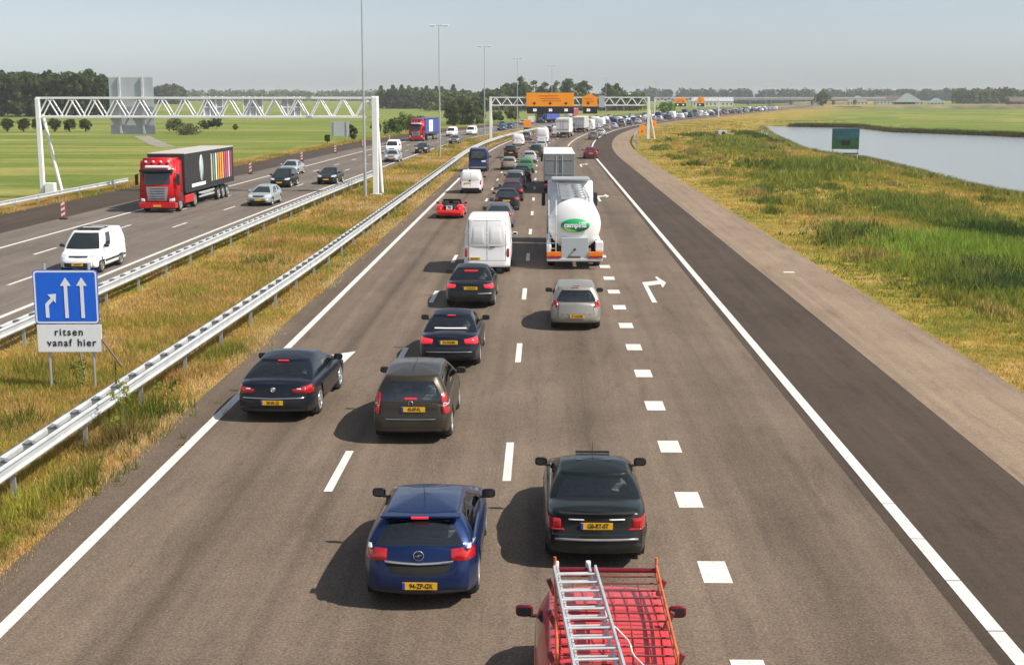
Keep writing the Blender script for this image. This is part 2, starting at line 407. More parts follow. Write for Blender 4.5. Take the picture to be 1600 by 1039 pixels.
def ground_h(x, y):
    x = np.asarray(x, float); y = np.asarray(y, float)
    ur = x - offr_np(y); ul = x - offl_np(y)
    h = np.full(x.shape, -0.045)
    h = h + 0.10 * ss(13.4, 17, ur) * (1 + wavy(x, y, 6)) + ss(15, 26, ur) * 0.30 * wavy(x, y, 9)
    h = h - 0.5 * ss(-37.0, -44, ul)
    med = np.minimum(ss(-17.6, -15.5, ul), ss(-9.0, -10.6, ur)); h = h - 0.22 * med + 0.05 * med * wavy(x, y, 2.3)
    sd = pond_sd(x, y)
    t = ss(0.0, 9.0, sd); right = ur > 12.8
    h2 = np.where(sd > 0, (WZ - 0.02) * (1 - t) + h * t, WZ - 0.06 + np.maximum(-1.2, sd * 0.25))
    return np.where(right, h2, h)
xs = np.concatenate([-np.geomspace(30000, 70, 34), np.arange(-66, -20, 2.0), np.arange(-20, -6, 0.8), np.arange(-6, 12, 3.0), np.arange(12, 60, 1.2), np.arange(60, 140, 4.0), np.geomspace(145, 30000, 34)])
ys = np.concatenate([np.array([-3000, -600, -150, -60, -20]), np.arange(-8, 60, 1.5), np.arange(60, 130, 2.0), np.arange(130, 420, 4.0), np.geomspace(425, 30000, 60)])
GX, GY = np.meshgrid(xs, ys, indexing='xy')
# beyond the straight the columns follow the curve so the road never cuts through them
GXs = GX + np.where(np.abs(GX) < 200, offr_np(GY) * np.where(GY > 130, 1, 0), 0) * np.where(np.abs(GX) < 60, 1.0, np.clip((200 - np.abs(GX)) / 140, 0, 1))
GXs = np.where(GY > 420, GX, GXs) if False else GXs
Z = ground_h(GXs, GY)
ny, nx = GX.shape
V = np.stack([GXs.ravel(), GY.ravel(), Z.ravel()], 1)
idx = np.arange(ny * nx).reshape(ny, nx)
F = np.stack([idx[:-1, :-1].ravel(), idx[:-1, 1:].ravel(), idx[1:, 1:].ravel(), idx[1:, :-1].ravel()], 1)
ur = GXs - offr_np(GY); ul = GXs - offl_np(GY)
# zone colour: r = dry verge, g = damp green, b = far field
dry = np.clip(ss(-45, -37, ul) * (1 - ss(28, 60, ur)) , 0, 1)
sdg = pond_sd(GXs, GY); bank = (1 - ss(0.0, 2.5, sdg)) * (ur > 12)
farf = ss(240, 500, GY)
zone = np.stack([dry.ravel(), bank.ravel(), farf.ravel()], 1)
def ground_mat():
    m, n, p = nodes_of('grassland'); pos = geopos(n)
    at_ = n.nodes.new('ShaderNodeAttribute'); at_.attribute_name = 'zone'
    sp = n.nodes.new('ShaderNodeSeparateColor'); n.links.new(at_.outputs['Color'], sp.inputs[0])
    # meadow bands run across the view, as mown and cropped fields do
    mp = n.nodes.new('ShaderNodeMapping'); mp.inputs['Scale'].default_value = (0.0040, 0.026, 1); mp.inputs['Rotation'].default_value = (0, 0, 0.08); n.links.new(pos, mp.inputs['Vector'])
    band = noise(n, 1.0, 4, 0.62, mp.outputs[0], 0.4)
    field = ramp(n, band, [(0.33, (0.10, 0.155, 0.030)), (0.42, (0.17, 0.205, 0.042)), (0.48, (0.12, 0.17, 0.033)), (0.53, (0.28, 0.265, 0.085)), (0.57, (0.19, 0.215, 0.048)), (0.63, (0.13, 0.18, 0.035)), (0.70, (0.33, 0.28, 0.12))])
    med = noise(n, 0.09, 5, 0.7, pos, 0.6); fine = noise(n, 1.3, 5, 0.75, pos)
    field = mixc(n, 0.6, field, ramp(n, med, [(0.3, (0.80, 0.88, 0.8)), (0.7, (1.22, 1.14, 1.1))]), 'MULTIPLY')
    mm = noise(n, 0.22, 5, 0.7, pos, 0.8)
    verge = ramp(n, mm, [(0.32, (0.11, 0.13, 0.022)), (0.44, (0.23, 0.20, 0.040)), (0.54, (0.35, 0.235, 0.055)), (0.66, (0.44, 0.29, 0.105))])
    c = mixc(n, sp.outputs[0], field, verge)
    c = mixc(n, 0.85, c, ramp(n, fine, [(0.25, (0.62, 0.66, 0.6)), (0.75, (1.36, 1.30, 1.25))]), 'MULTIPLY')
    c = mixc(n, sp.outputs[1], c, (0.075, 0.065, 0.030))
    n.links.new(c, p.inputs['Base Color']); p.inputs['Roughness'].default_value = 0.95; p.inputs['Specular IOR Level'].default_value = 0.1
    bump(n, p, noise(n, 2.5, 5, 0.8, pos), 0.8, 0.15)
    return m
g = np_mesh('ground', V, F, ground_mat(), attrs={'zone': zone}, smooth=True); g['kind'] = 'structure'
# water
def water_mat():
    m, n, p = nodes_of('pond_water'); pos = geopos(n)
    p.inputs['Base Color'].default_value = (0.27, 0.29, 0.28, 1); p.inputs['Roughness'].default_value = 0.12; p.inputs['IOR'].default_value = 1.33
    p.inputs['Specular IOR Level'].default_value = 0.9
    mp = n.nodes.new('ShaderNodeMapping'); mp.inputs['Scale'].default_value = (0.5, 1.6, 1); n.links.new(pos, mp.inputs['Vector'])
    bump(n, p, noise(n, 1.0, 5, 0.65, mp.outputs[0]), 0.8, 0.12)
    return m
def grow(P, k):
    c = np.mean(P, 0); return [tuple(c + (np.array(q) - c) * k) for q in P]
mb = MB(); Pp = grow(POND, 1.04); mb.add([(x, y, WZ) for x, y in Pp], [tuple(range(len(Pp)))])
w = mb.build('water', water_mat()); w['kind'] = 'structure'
# a farm track in the meadow
TR = [at(222, 213, -.5), at(234, 219, -.5), at(246, 225, -.5), at(262, 230, -.5)]
mb = MB(); P = []
for i, (x, y) in enumerate(TR):
    w_ = 1.5; P.append([(x - w_, y - w_ * .3, -0.53 + .02), (x + w_, y + w_ * .3, -0.53 + .02)])
mb.grid(P, flip=True); o = mb.build('farm_track', mat('track_gravel', (0.24, 0.22, 0.17), 0.9, var=0.3, scale=0.4)); o['kind'] = 'structure'
# ------------------------------------------------------------------ vegetation
def leafmat(name, rough=0.8, trans=0.0):
    m, n, p = nodes_of(name)
    a = n.nodes.new('ShaderNodeAttribute'); a.attribute_name = 'col'
    f = noise(n, 0.8, 3, 0.6, geopos(n))
    c = mixc(n, 1.0, a.outputs['Color'], ramp(n, f, [(0.3, (0.82, 0.85, 0.8)), (0.7, (1.2, 1.15, 1.1))]), 'MULTIPLY')
    df = n.nodes.new('ShaderNodeBsdfDiffuse'); tr = n.nodes.new('ShaderNodeBsdfTranslucent'); mx = n.nodes.new('ShaderNodeMixShader'); mx.inputs[0].default_value = trans
    n.links.new(c, df.inputs[0]); n.links.new(c, tr.inputs[0]); n.links.new(df.outputs[0], mx.inputs[1]); n.links.new(tr.outputs[0], mx.inputs[2])
    n.links.new(mx.outputs[0], n.nodes['Material Output'].inputs['Surface']); n.nodes.remove(p)
    return m
M['leaf'] = leafmat('foliage', trans=.30); M['grass'] = leafmat('grass_blades', trans=.42)
M['bark'] = mat('bark', (0.11, 0.085, 0.06), 0.95, var=0.3, scale=2, bmp=0.4)
rng = np.random.default_rng(11)
def pick(cols, w, n):
    i = rng.choice(len(cols), n, p=np.array(w) / sum(w)); return np.array(cols)[i]
STRAW = (0.57, 0.37, 0.16); GOLD = (0.46, 0.285, 0.075); YG = (0.34, 0.32, 0.06); GRN = (0.19, 0.245, 0.045); DGR = (0.10, 0.15, 0.032); PALE = (0.66, 0.53, 0.29); BRI = (0.26, 0.36, 0.055)
def blades(name, x, y, hh, width, col, per, spread, lean=0.6):
    n = len(x); N = n * per
    bx = np.repeat(x, per) + rng.normal(0, 1, N) * np.repeat(spread, per)
    by = np.repeat(y, per) + rng.normal(0, 1, N) * np.repeat(spread, per)
    z0 = ground_h(bx, by) - 0.02
    H = np.repeat(hh, per) * rng.uniform(0.45, 1.15, N); a = rng.uniform(0, 2 * np.pi, N)
    ln = H * lean * rng.uniform(0.2, 1.4, N); la = rng.uniform(0, 2 * np.pi, N)
    w = np.repeat(width, per) * rng.uniform(0.6, 1.4, N)
    V = np.empty((N, 3, 3))
    V[:, 0] = np.stack([bx - np.cos(a) * w, by - np.sin(a) * w, z0], 1)
    V[:, 1] = np.stack([bx + np.cos(a) * w, by + np.sin(a) * w, z0], 1)
    V[:, 2] = np.stack([bx + np.cos(la) * ln, by + np.sin(la) * ln, z0 + H], 1)
    C = np.repeat(np.repeat(col, per, 0) * rng.uniform(0.75, 1.3, (N, 1)), 3, 0)
    F = np.arange(N * 3).reshape(N, 3)
    o = np_mesh(name, V.reshape(-1, 3), F, M['grass'], attrs={'col': C}); o['kind'] = 'stuff'
    return o
def scatter(n, f, ylo, yhi, pw=2.0):
    """n points, thinning with distance, between lateral limits f(y) -> (lo, hi)"""
    u = rng.uniform(0, 1, n); y = 1 / (1 / ylo + u * (1 / yhi - 1 / ylo)) if pw == 2 else np.exp(np.log(ylo) + u * np.log(yhi / ylo))
    lo, hi = f(y); return lo + rng.uniform(0, 1, n) * (hi - lo), y
def mixcol(x, y, s, sets, weights_of):
    v = 0.5 + 0.5 * wavy(x, y, s) * 0.6 + 0.2 * wavy(x + 30, y * 1.3, s * .37) + rng.normal(0, 0.17, len(x))
    return v
def colour_by(v, stops):
    v = np.clip(v, 0, 1); xs_ = [s[0] for s in stops]; c = np.array([s[1] for s in stops])
    return np.stack([np.interp(v, xs_, c[:, k]) for k in range(3)], 1)
def grass_zone(name, f, n, ylo, yhi, h, s, stops, per=7, bias=0.0, pw=2):
    x, y = scatter(n, f, ylo, yhi, pw)
    v = mixcol(x, y, s, None, None) + bias
    col = colour_by(v, stops)
    k = np.clip(y / 45, 0.6, 5.0)
    hh = h * (0.55 + 0.9 * np.clip(0.5 + 0.5 * wavy(x + 9, y, s * .6), 0, 1)) * np.clip(0.85 + 0.1 * k, 1, 1.25)
    return blades(name, x, y, hh, 0.011 * k + 0.004, col, per, 0.09 + 0.05 * k)
MS = [(0.0, DGR), (0.16, GRN), (0.42, YG), (0.58, GOLD), (0.75, STRAW), (1.0, PALE)]
grass_zone('median_grass', lambda y: (offl_np(y) - 16.0, offr_np(y) - 10.6), 46000, 22, 330, 0.27, 5.0, MS, bias=0.09)
grass_zone('median_grass', lambda y: (offr_np(y) - 10.4, offr_np(y) - 9.1), 9000, 14, 300, 0.20, 4.0, MS, bias=0.08)
# dry fringe that spills on the asphalt edge
grass_zone('roadside_grass', lambda y: (offr_np(y) - 9.5, offr_np(y) - 8.62), 9000, 14, 260, 0.12, 3.0, [(0, YG), (0.4, GOLD), (0.7, STRAW), (1, PALE)], bias=0.30)
grass_zone('roadside_grass', lambda y: (offl_np(y) - 18.1, offl_np(y) - 16.4), 6000, 36, 300, 0.16, 4.0, MS, bias=0.05)
grass_zone('roadside_grass', lambda y: (offl_np(y) - 37.2, offl_np(y) - 35.4), 8000, 60, 330, 0.28, 4.0, MS, bias=-0.02)
# the right-hand verge: dry by the road, taller and greener towards the pond
x, y = scatter(66000, lambda y: (offr_np(y) + 12.6, offr_np(y) + 62), 30, 420)
sd = pond_sd(x, y); k = sd > 0.15; x, y, sd = x[k], y[k], sd[k]
ur_ = x - offr_np(y)
v = 0.5 + 0.30 * wavy(x * 1.2, y * .55, 4.5) + 0.16 * wavy(x + 30, y, 1.8) + rng.normal(0, 0.14, len(x)) + 0.03 - 0.06 * np.exp(-((ur_ - 20) / 5) ** 2) - 0.06 * ss(24, 34, ur_) + 0.12 * np.exp(-sd / 2.5)
def patch_at(px, py, rx, ry, amt):
    cx, cy = at(px, py); return amt * np.exp(-((x - cx) / rx) ** 2 - ((y - cy) / ry) ** 2)
v = v + patch_at(1290, 262, 7, 16, -.42) + patch_at(1260, 290, 5, 14, -.35) + patch_at(1500, 350, 3.0, 13, -.4) + patch_at(1410, 322, 3.0, 12, -.32) + patch_at(1150, 235, 4, 26, -.36) + patch_at(1330, 420, 2.5, 8, -.15)
col = colour_by(v, MS)
bright = patch_at(1500, 395, 5.5, 12, 1.0)[:, None]; col = col * (1 - np.clip(bright, 0, .85)) + np.array(BRI) * np.clip(bright, 0, .85)
k = np.clip(y / 45, 0.6, 5.5)
dark_tall = np.clip(patch_at(1290, 262, 7, 16, 1.2) + patch_at(1500, 350, 3, 13, 0.9) + patch_at(1150, 235, 4, 26, 0.7) + patch_at(1500, 395, 5.5, 12, .8), 0, 1.2)
hh = (0.15 + 0.18 * np.clip(0.5 + 0.5 * wavy(x, y, 3.5), 0, 1)) * (0.6 + 0.6 * ss(13, 17, ur_)) * (1 + dark_tall * 1.2)
blades('verge_grass', x, y, hh, 0.012 * k + 0.004, col, 7, 0.10 + 0.05 * k)
# ------------------------------------------------------------------ trees
def leaf_cloud(clumps, per, size, cols, w, squash=1.0):
    """clumps: (cx, cy, cz, r). Leaf-sized faces through each clump's volume, denser towards its surface."""
    cl = np.array(clumps); n = len(cl) * per; c = np.repeat(cl, per, 0)
    d = rng.normal(0, 1, (n, 3)); d /= np.linalg.norm(d, axis=1, keepdims=True)
    rad = c[:, 3:4] * rng.uniform(0.35, 1.08, (n, 1)) ** 0.6
    P = c[:, :3] + d * rad * np.array([1, 1, squash])
    nrm = d + rng.normal(0, 0.55, (n, 3)); nrm /= np.linalg.norm(nrm, axis=1, keepdims=True)
    t = np.cross(nrm, rng.normal(0, 1, (n, 3))); t /= np.linalg.norm(t, axis=1, keepdims=True) + 1e-9
    b = np.cross(nrm, t); s = size * rng.uniform(0.6, 1.35, (n, 1))
    V = np.stack([P - t * s, P - b * s * .6, P + t * s, P + b * s * .6], 1).reshape(-1, 3)
    base = np.repeat(pick(cols, w, len(cl)), per, 0) * rng.uniform(0.75, 1.3, (n, 1))
    return V, np.repeat(base, 4, 0)
TC = [(0.095, 0.135, 0.035), (0.125, 0.165, 0.042), (0.070, 0.105, 0.030), (0.16, 0.18, 0.05)]
TW = [4, 3, 3, 1.2]
def crown_clumps(h, w, kind, n, z0):
    out = []
    for i in range(n):
        if kind == 'poplar':
            t = rnd.random(); z = z0 + t * (h - z0) * 0.94; t = t ** .85; z = z0 + t * (h - z0) * .95; rr = w / 2 * (1.0 - t) ** .6 * (.55 + .9 * min(1, t * 4)) * .62
            a = rnd.uniform(0, 6.28); q = rnd.random() ** .5 * rr * .7; out.append((q * math.cos(a), q * math.sin(a), z, w * rnd.uniform(.13, .20) * (1.15 - .55 * t)))
        else:
            a = rnd.uniform(0, 6.28); u = rnd.uniform(-1, 1); q = (rnd.uniform(.1, 1) ** .4) * .78; s_ = math.sqrt(max(0, 1 - u * u))
            cz = (z0 + h) / 2; hz = (h - z0) / 2
            out.append((q * s_ * w / 2 * math.cos(a), q * s_ * w / 2 * math.sin(a), cz + q * u * hz, w * rnd.uniform(.11, .22)))
    return out
def make_tree(name, label, x, y, h, w, kind='round', n=26, per=42, leaf=0.35, cols=TC, wts=TW, group=None, z0=None, z=None, tr=None, cat='tree', squash=.8, trunk_name='trunk'):
    z = float(ground_h(x, y)) if z is None else z
    t = thing(name, label, cat, (x, y, z), rnd.uniform(0, 6.28), group)
    z0 = h * 0.22 if z0 is None else z0
    cl = crown_clumps(h, w, kind, n, z0)
    mb = MB(); r = tr or h * 0.022
    top = (rnd.uniform(-.03, .03) * h, rnd.uniform(-.03, .03) * h, h * .68)
    mb.tube((0, 0, -.3), (top[0] * .4, top[1] * .4, h * .3), r * 1.35, 7, 0, r); mb.tube((top[0] * .4, top[1] * .4, h * .3), top, r, 6, 0, r * .3)
    for c in cl[:7]:
        s = rnd.uniform(.2, .6) * h; mb.tube((top[0] * .5, top[1] * .5, min(s, c[2] * .9)), c[:3], r * .4, 5, 0, r * .12)
    mb.build(trunk_name, M['bark'], t)
    V_, C_ = leaf_cloud(cl, per, leaf, cols, wts, squash)
    np_mesh('crown', V_, np.arange(len(V_)).reshape(-1, 4), M['leaf'], t, attrs={'col': C_})
    return t
def copy_tree(src, label, x, y, s, sz=None, name=None, group=None, z=None):
    c = copy_thing(src, name or src.name.split('.')[0], label, (x, y, float(ground_h(x, y)) if z is None else z), rnd.uniform(0, 6.28), group)
    c.scale = (s, s, sz or s); return c
def wood(name, label, pts, h, w, per=70, leaf=1.3, cols=TC, wts=TW, z=-.5):
    """a far wood that reads as one mass: trunks and crowns standing close"""
    Vs = []; Cs = []; mb = MB()
    for x, y in pts:
        hh = h * rnd.uniform(.86, 1.05); ww = w * rnd.uniform(.85, 1.2)
        cl = [(x + a, y + b, z + c, r) for a, b, c, r in crown_clumps(hh, ww, 'round', 16, hh * .03)]
        cl += [(x + rnd.uniform(-.4, .4) * ww, y - rnd.uniform(0, .4) * ww, z + hh * rnd.uniform(.05, .3), ww * .25) for _ in range(4)]
        cl += [(x + rnd.uniform(-.3, .3) * ww, y + rnd.uniform(-.3, .3) * ww, z + hh * rnd.uniform(.8, .97), ww * .22) for _ in range(5)]
        V_, C_ = leaf_cloud(cl, per // 12, leaf, cols, wts, .9); Vs.append(V_); Cs.append(C_)
        mb.tube((x, y, z), (x, y, z + hh * .6), .3, 5, 0, .1)
    V_ = np.concatenate(Vs); C_ = np.concatenate(Cs)
    o = np_mesh(name, V_, np.arange(len(V_)).reshape(-1, 4), M['leaf'], attrs={'col': C_})
    tag(o, label, 'wood', kind='stuff')
    return o
DK = [(0.060, 0.085, 0.028), (0.075, 0.10, 0.032), (0.045, 0.068, 0.024)]
# big dark wood on the far side of the meadow: two visible faces, filled between
def band_pts(xa, xb, ya, yb, dx, dy):
    P = []
    x = xa
    while x < xb:
        y_ = ya
        while y_ < yb: P.append((x + rnd.uniform(-.4, .4) * dx, y_ + rnd.uniform(-.4, .4) * dy)); y_ += dy
        x += dx
    return P
wood('distant_wood', 'big dark green wood standing behind the meadow, tallest mass on the skyline', [(a, b) for a, b in band_pts(-340, -171, 520, 550, 4.5, 9)], 17.0, 8, 300, .85, DK, [2, 2, 2])
wood('distant_wood', 'low dark wood behind the tall blank sign panel, its end rounded off', band_pts(-505, -358, 1300, 1360, 11, 28), 16.5, 14, 220, 1.9, DK, [3, 2, 2])
wood('distant_wood', 'long faint strip of trees on the skyline above the meadow', band_pts(-900, -190, 2100, 2160, 22, 55), 13.5, 26, 150, 2.8, TC, TW)
wood('distant_wood', 'hazy long tree line on the skyline beyond the curving motorway', band_pts(150, 620, 2000, 2060, 20, 50), 15.5, 24, 160, 2.6, [(0.05, 0.08, 0.035)], [1])
wood('distant_wood', 'bluish far tree strip behind the farmhouses over the pond', band_pts(560, 1150, 2500, 2560, 24, 55), 15, 28, 150, 2.8, [(0.05, 0.08, 0.035)], [1])
wood('distant_wood', 'dark bushy tree row along the horizon beyond the pond', band_pts(400, 720, 1280, 1330, 9, 40), 14, 15, 220, 1.7, TC, TW)
# poplar row
pop = None
for i in range(9):
    px = 597 + i * 13.5; X, Y = at(px, 168, -.5); X += rnd.uniform(-2, 2)
    nth = ['at the left end of the row', 'second of the row from the blank sign side', 'third in the row', 'fourth in the row', 'in the middle of the row', 'sixth in the row', 'seventh in the row', 'next to last in the row', 'at the right end of the row'][i]
    lb = 'slim dark poplar above the village houses, ' + nth
    if pop is None: pop = make_tree('poplar_tree', lb, X, Y, 15.0, 8.5, 'poplar', 60, 34, .75, DK + TC[:1], [1, 1, 1, 1], 'poplars in a row behind the village'); P0 = pop
    else: copy_tree(pop, lb, X, Y, rnd.uniform(.88, 1.06))
# leaning willows beside the oncoming road
ws = None
for i, (px, py, s) in enumerate([(702, 194, 1.0), (711, 195, .95), (719, 194, 1.0), (727, 194, .92), (736, 194, 1.0), (745, 193, .9), (752, 192, .8)]):
    X, Y = at(px, py, -.3)
    lb = 'grey green leaning willow beside the oncoming road, ' + ['nearest the red and blue truck', 'second from the red and blue truck', 'third of the willow row', 'middle tree of the willow row', 'fifth of the willow row', 'next to the far lamp post', 'smallest at the far end of the row'][i]
    if ws is None: ws = make_tree('willow_tree', lb, X, Y, 7.2, 5.4, 'poplar', 60, 46, .24, [(0.085, 0.115, 0.045), (0.06, 0.085, 0.032), (0.13, 0.16, 0.07)], [2, 2, 1], 'row of willows beside the oncoming road', z0=.4)
    else: copy_tree(ws, lb, X, Y, s)
# broad trees behind the second gantry
big = None
bl = ['dark upright tree rising left of the gantry leg', 'tall dark tree behind the third lamp post', 'rounded tree filling in behind the truss', 'highest broad tree of the group behind the gantry', 'broad tree just left of the big orange board', 'wide green tree over the big orange board', 'full tree above the middle of the orange board', 'light green crown between the orange boards', 'rounded tree behind the small orange board', 'lone twin crown tree right of the small orange board', 'second crown of the twin trees right of the orange boards']
for i, (px, top, w_) in enumerate([(762, 132, 22), (781, 131, 20), (798, 122, 30), (815, 118, 30), (832, 124, 28), (850, 127, 28), (868, 125, 26), (888, 121, 30), (912, 124, 26), (947, 128, 20), (962, 128, 18)]):
    X, Y = at(px, 166, -.2); Y = 700 + 25 * (i % 3); X = (px - 849) / FPX * Y
    h = 7.8 + (150 - top) * Y / FPX; ww = w_ * Y / FPX * 1.15
    if i in (0, 3, 7): big = make_tree('broadleaf_tree', bl[i], X, Y, h, ww, 'round', 34, 46, .75, [TC, TC, TC, TC, TC, TC, TC, [(0.10, .15, .035), (.07, .10, .03)]][i], TW if i != 7 else [1, 1], 'broadleaf trees behind the second gantry', z0=h * .08); bh = h; bw = ww
    else: copy_tree(big, bl[i], X, Y, ww / bw, h / bh)
wood('distant_wood', 'mixed undergrowth and low trees below the tall crowns behind the gantry', band_pts(-60, 60, 740, 770, 8, 12), 9, 11, 200, 1.0, TC, TW)
wood('distant_wood', 'dark tree belt on the skyline between the poplars and the gantry', band_pts(-100, -38, 850, 880, 8, 14), 11, 12, 200, 1.1, DK, [1, 1, 1])
# pollards in the meadow
pol = None
for i, (px, py) in enumerate([(12, 206), (37, 206), (61, 206), (86, 206), (109, 206), (134, 206)]):
    X, Y = at(px, py, -.5)
    lb = 'small round headed pollard in the meadow, ' + ['outermost at the picture edge', 'behind the gantry leg', 'just inside the gantry legs', 'third from the blank panel', 'second from the blank panel', 'nearest the tall blank panel'][i]
    if pol is None: pol = make_tree('pollard_tree', lb, X, Y, 3.3, 3.4, 'round', 34, 70, .15, DK, [1, 2, 1], 'row of pollards in the meadow', z0=.15, tr=.16)
    else: copy_tree(pol, lb, X, Y, rnd.uniform(.92, 1.06))
# shrubs
def shrub(label, px, py, h, w, cols=TC, wts=TW, n=18, per=60, leaf=.2, z=-.5):
    X, Y = at(px, py, z)
    return make_tree('shrub', label, X, Y, h, w, 'round', n, per, leaf, cols, wts, None, z0=.0, tr=.05, cat='shrub', z=z, trunk_name='stem')
PG = [(0.14, 0.18, 0.05), (0.10, 0.14, 0.04), (0.19, 0.18, 0.10)]
shrub('pale wild bush at the end of the farm track', 276, 208, 3.6, 5.0, PG, [2, 2, 1])
shrub('low straggly pale bush in front of the wild bush', 294, 211, 2.2, 5.5, [(0.20, 0.17, 0.11), (.13, .15, .06)], [1, 1])
shrub('dark clipped bush behind the gantry truss', 322, 202, 3.0, 3.6, DK, [1, 1, 1]); shrub('dark bush touching its twin behind the truss', 338, 202, 3.0, 3.2, DK, [1, 1, 1])
shrub('tiny lone bush in the green meadow', 368, 203, 1.3, 1.6)
shrub('brown green shrub right of the small blank sign', 553, 218, 3.2, 2.8, [(0.10, 0.10, 0.05), (.07, .08, .03)], [1, 1], z=-.3)
shrub('small dark shrub left of the small blank sign', 511, 222, 1.3, 1.2, DK, [1, 1, 1], z=-.3)
for lb, px, py, h, w in [('bright green tall bush beside the gantry leg', 612, 213, 4.4, 4.2), ('green bush between the gantry leg and the dark bush', 624, 211, 3.8, 4.0), ('dense dark bush left of the red and blue truck', 634, 207, 4.6, 4.6), ('spreading green bush behind the red cab', 650, 204, 3.6, 5.0), ('narrow green bush just left of the gantry leg', 588, 216, 3.8, 2.4)]:
    shrub(lb, px, py, h, w, [(0.10, 0.15, 0.035), (.07, .11, .028), (.14, .19, .05)], [2, 2, 1], z=-.3)
for lb, px, py, h, w in [('round pale green tree left of the big orange board', 800, 190, 5.2, 6.5), ('small green tree just left of the gantry post foot', 778, 190, 4.0, 4.5)]:
    shrub(lb, px, py, h, w, [(0.11, 0.15, 0.045), (.08, .11, .035)], [1, 1], leaf=.35, z=-.1)
X, Y = at(1284, 159.5); make_tree('broadleaf_tree', 'single round tree on the horizon over the viaduct end', X * .6, Y * .6, 12.5, 14, 'round', 30, 40, .8, z0=.5)
X, Y = at(1040, 182); make_tree('shrub', 'bright green bush beside the distant traffic queue', (1040 - 849) / FPX * 560, 560, 5.4, 9, 'round', 20, 40, .5, [(0.13, 0.24, 0.04)], [1], z0=0, cat='shrub', trunk_name='stem')
# tall weeds by the near guard rail
def weed(label, x, y, h):
    t = thing('weed', label, 'weed', (x, y, float(ground_h(x, y)))); mb = MB()
    for i in range(5):
        a = rnd.uniform(0, 6.28); l = rnd.uniform(.06, .25); mb.tube((0, 0, 0), (l * math.cos(a), l * math.sin(a), h * rnd.uniform(.7, 1)), .008, 4, 0, .003)
    mb.build('stem', mat('weed_stem', (.14, .15, .04), .9, var=.2), t)
    cl = [(rnd.uniform(-.22, .22), rnd.uniform(-.22, .22), h * rnd.uniform(.35, 1), .11) for _ in range(14)]
    V_, C_ = leaf_cloud(cl, 16, .035, [(.16, .20, .04), (.30, .29, .06), (.09, .13, .03)], [2, 2, 1], 1)
    np_mesh('foliage', V_, np.arange(len(V_)).reshape(-1, 4), M['leaf'], t, attrs={'col': C_})
wx, wy = at(150, 685, 0); weed('tall leafy weed in front of the near guard rail', -9.45, wy, 1.5)
weed('short bushy weed beside the near guard rail', -9.2, 31.5, .8)
weed('thin weed with yellow heads between the sign posts', *at(125, 612, -.2), .9)

# reeds along the far shore
def shore(name, pxs, z, n, hgt, col, spread):
    P = np.array([at(a, b, z) for a, b in pxs]); k = rng.uniform(0, len(P) - 1.001, n); i = k.astype(int); f = (k - i)[:, None]
    Q = P[i] * (1 - f) + P[i + 1] * f; x = Q[:, 0] + rng.normal(0, spread, n); y = Q[:, 1] + rng.uniform(0, spread * 3, n)
    c = np.array(col)[rng.integers(0, len(col), n)]
    return blades(name, x, y, np.full(n, hgt), np.full(n, .07), c, 6, np.full(n, .3))
shore('shore_reeds', far_px, WZ, 5200, 1.15, [(.075, .075, .03), (.10, .11, .04), (.14, .12, .05)], .8)
shore('shore_reeds', [(1700, 333), (1600, 309), (1522, 295), (1401, 261), (1347, 248.5), (1266, 239), (1225, 220), (1194, 200)], WZ, 3800, .7, [(.26, .26, .07), (.34, .30, .09), (.14, .18, .05)], .5)

# taller weed clumps standing in the median and beside the rails
cx_, cy_, ch_, cr_, cc_ = [], [], [], [], []
for px, py, r_, h_, c_, n_ in [(222, 655, .75, .75, (.17, .20, .04), 80), (180, 690, .6, .6, (.22, .17, .06), 90), (410, 408, 1.1, .5, (.17, .20, .04), 80), (300, 457, 1.0, .5, YG, 120), (530, 332, 1.4, .5, (.17, .20, .04), 70), (130, 760, .55, .5, (.19, .20, .04), 60), (40, 800, .5, .55, YG, 80),
        (345, 556, .7, .45, (.19, .20, .04), 60), (560, 302, 1.5, .5, YG, 110), (30, 655, .6, .5, (.19, .20, .04), 60), (60, 580, .9, .55, (.19, .21, .04), 70), (230, 540, .9, .45, YG, 120), (445, 380, 1.2, .4, (.36, .22, .07), 120), (300, 520, .8, .4, (.40, .24, .08), 100), (640, 262, 1.8, .6, (.17, .20, .04), 70), (700, 232, 2.2, .7, (.17, .20, .04), 70), (735, 222, 2.5, .9, YG, 120), (120, 640, .6, .35, YG, 60), (275, 590, .6, .4, (.42, .26, .09), 80)]:
    x0, y0 = at(px, py, -.1); a = rng.normal(0, 1, (n_, 2)) * r_ * .5
    cx_.append(x0 + a[:, 0] * 1.5); cy_.append(y0 + a[:, 1] * 2.6); k_ = np.exp(-(a ** 2).sum(1) / r_ ** 2)
    ch_.append(h_ * (.5 + .6 * k_)); cr_.append(np.full(n_, .05)); cc_.append(np.tile(np.array(c_), (n_, 1)) * rng.uniform(.7, 1.2, (n_, 1)))
blades('median_weeds', np.concatenate(cx_), np.concatenate(cy_), np.concatenate(ch_), np.full(sum(map(len, cx_)), .016), np.concatenate(cc_), 7, np.concatenate(cr_), .5)

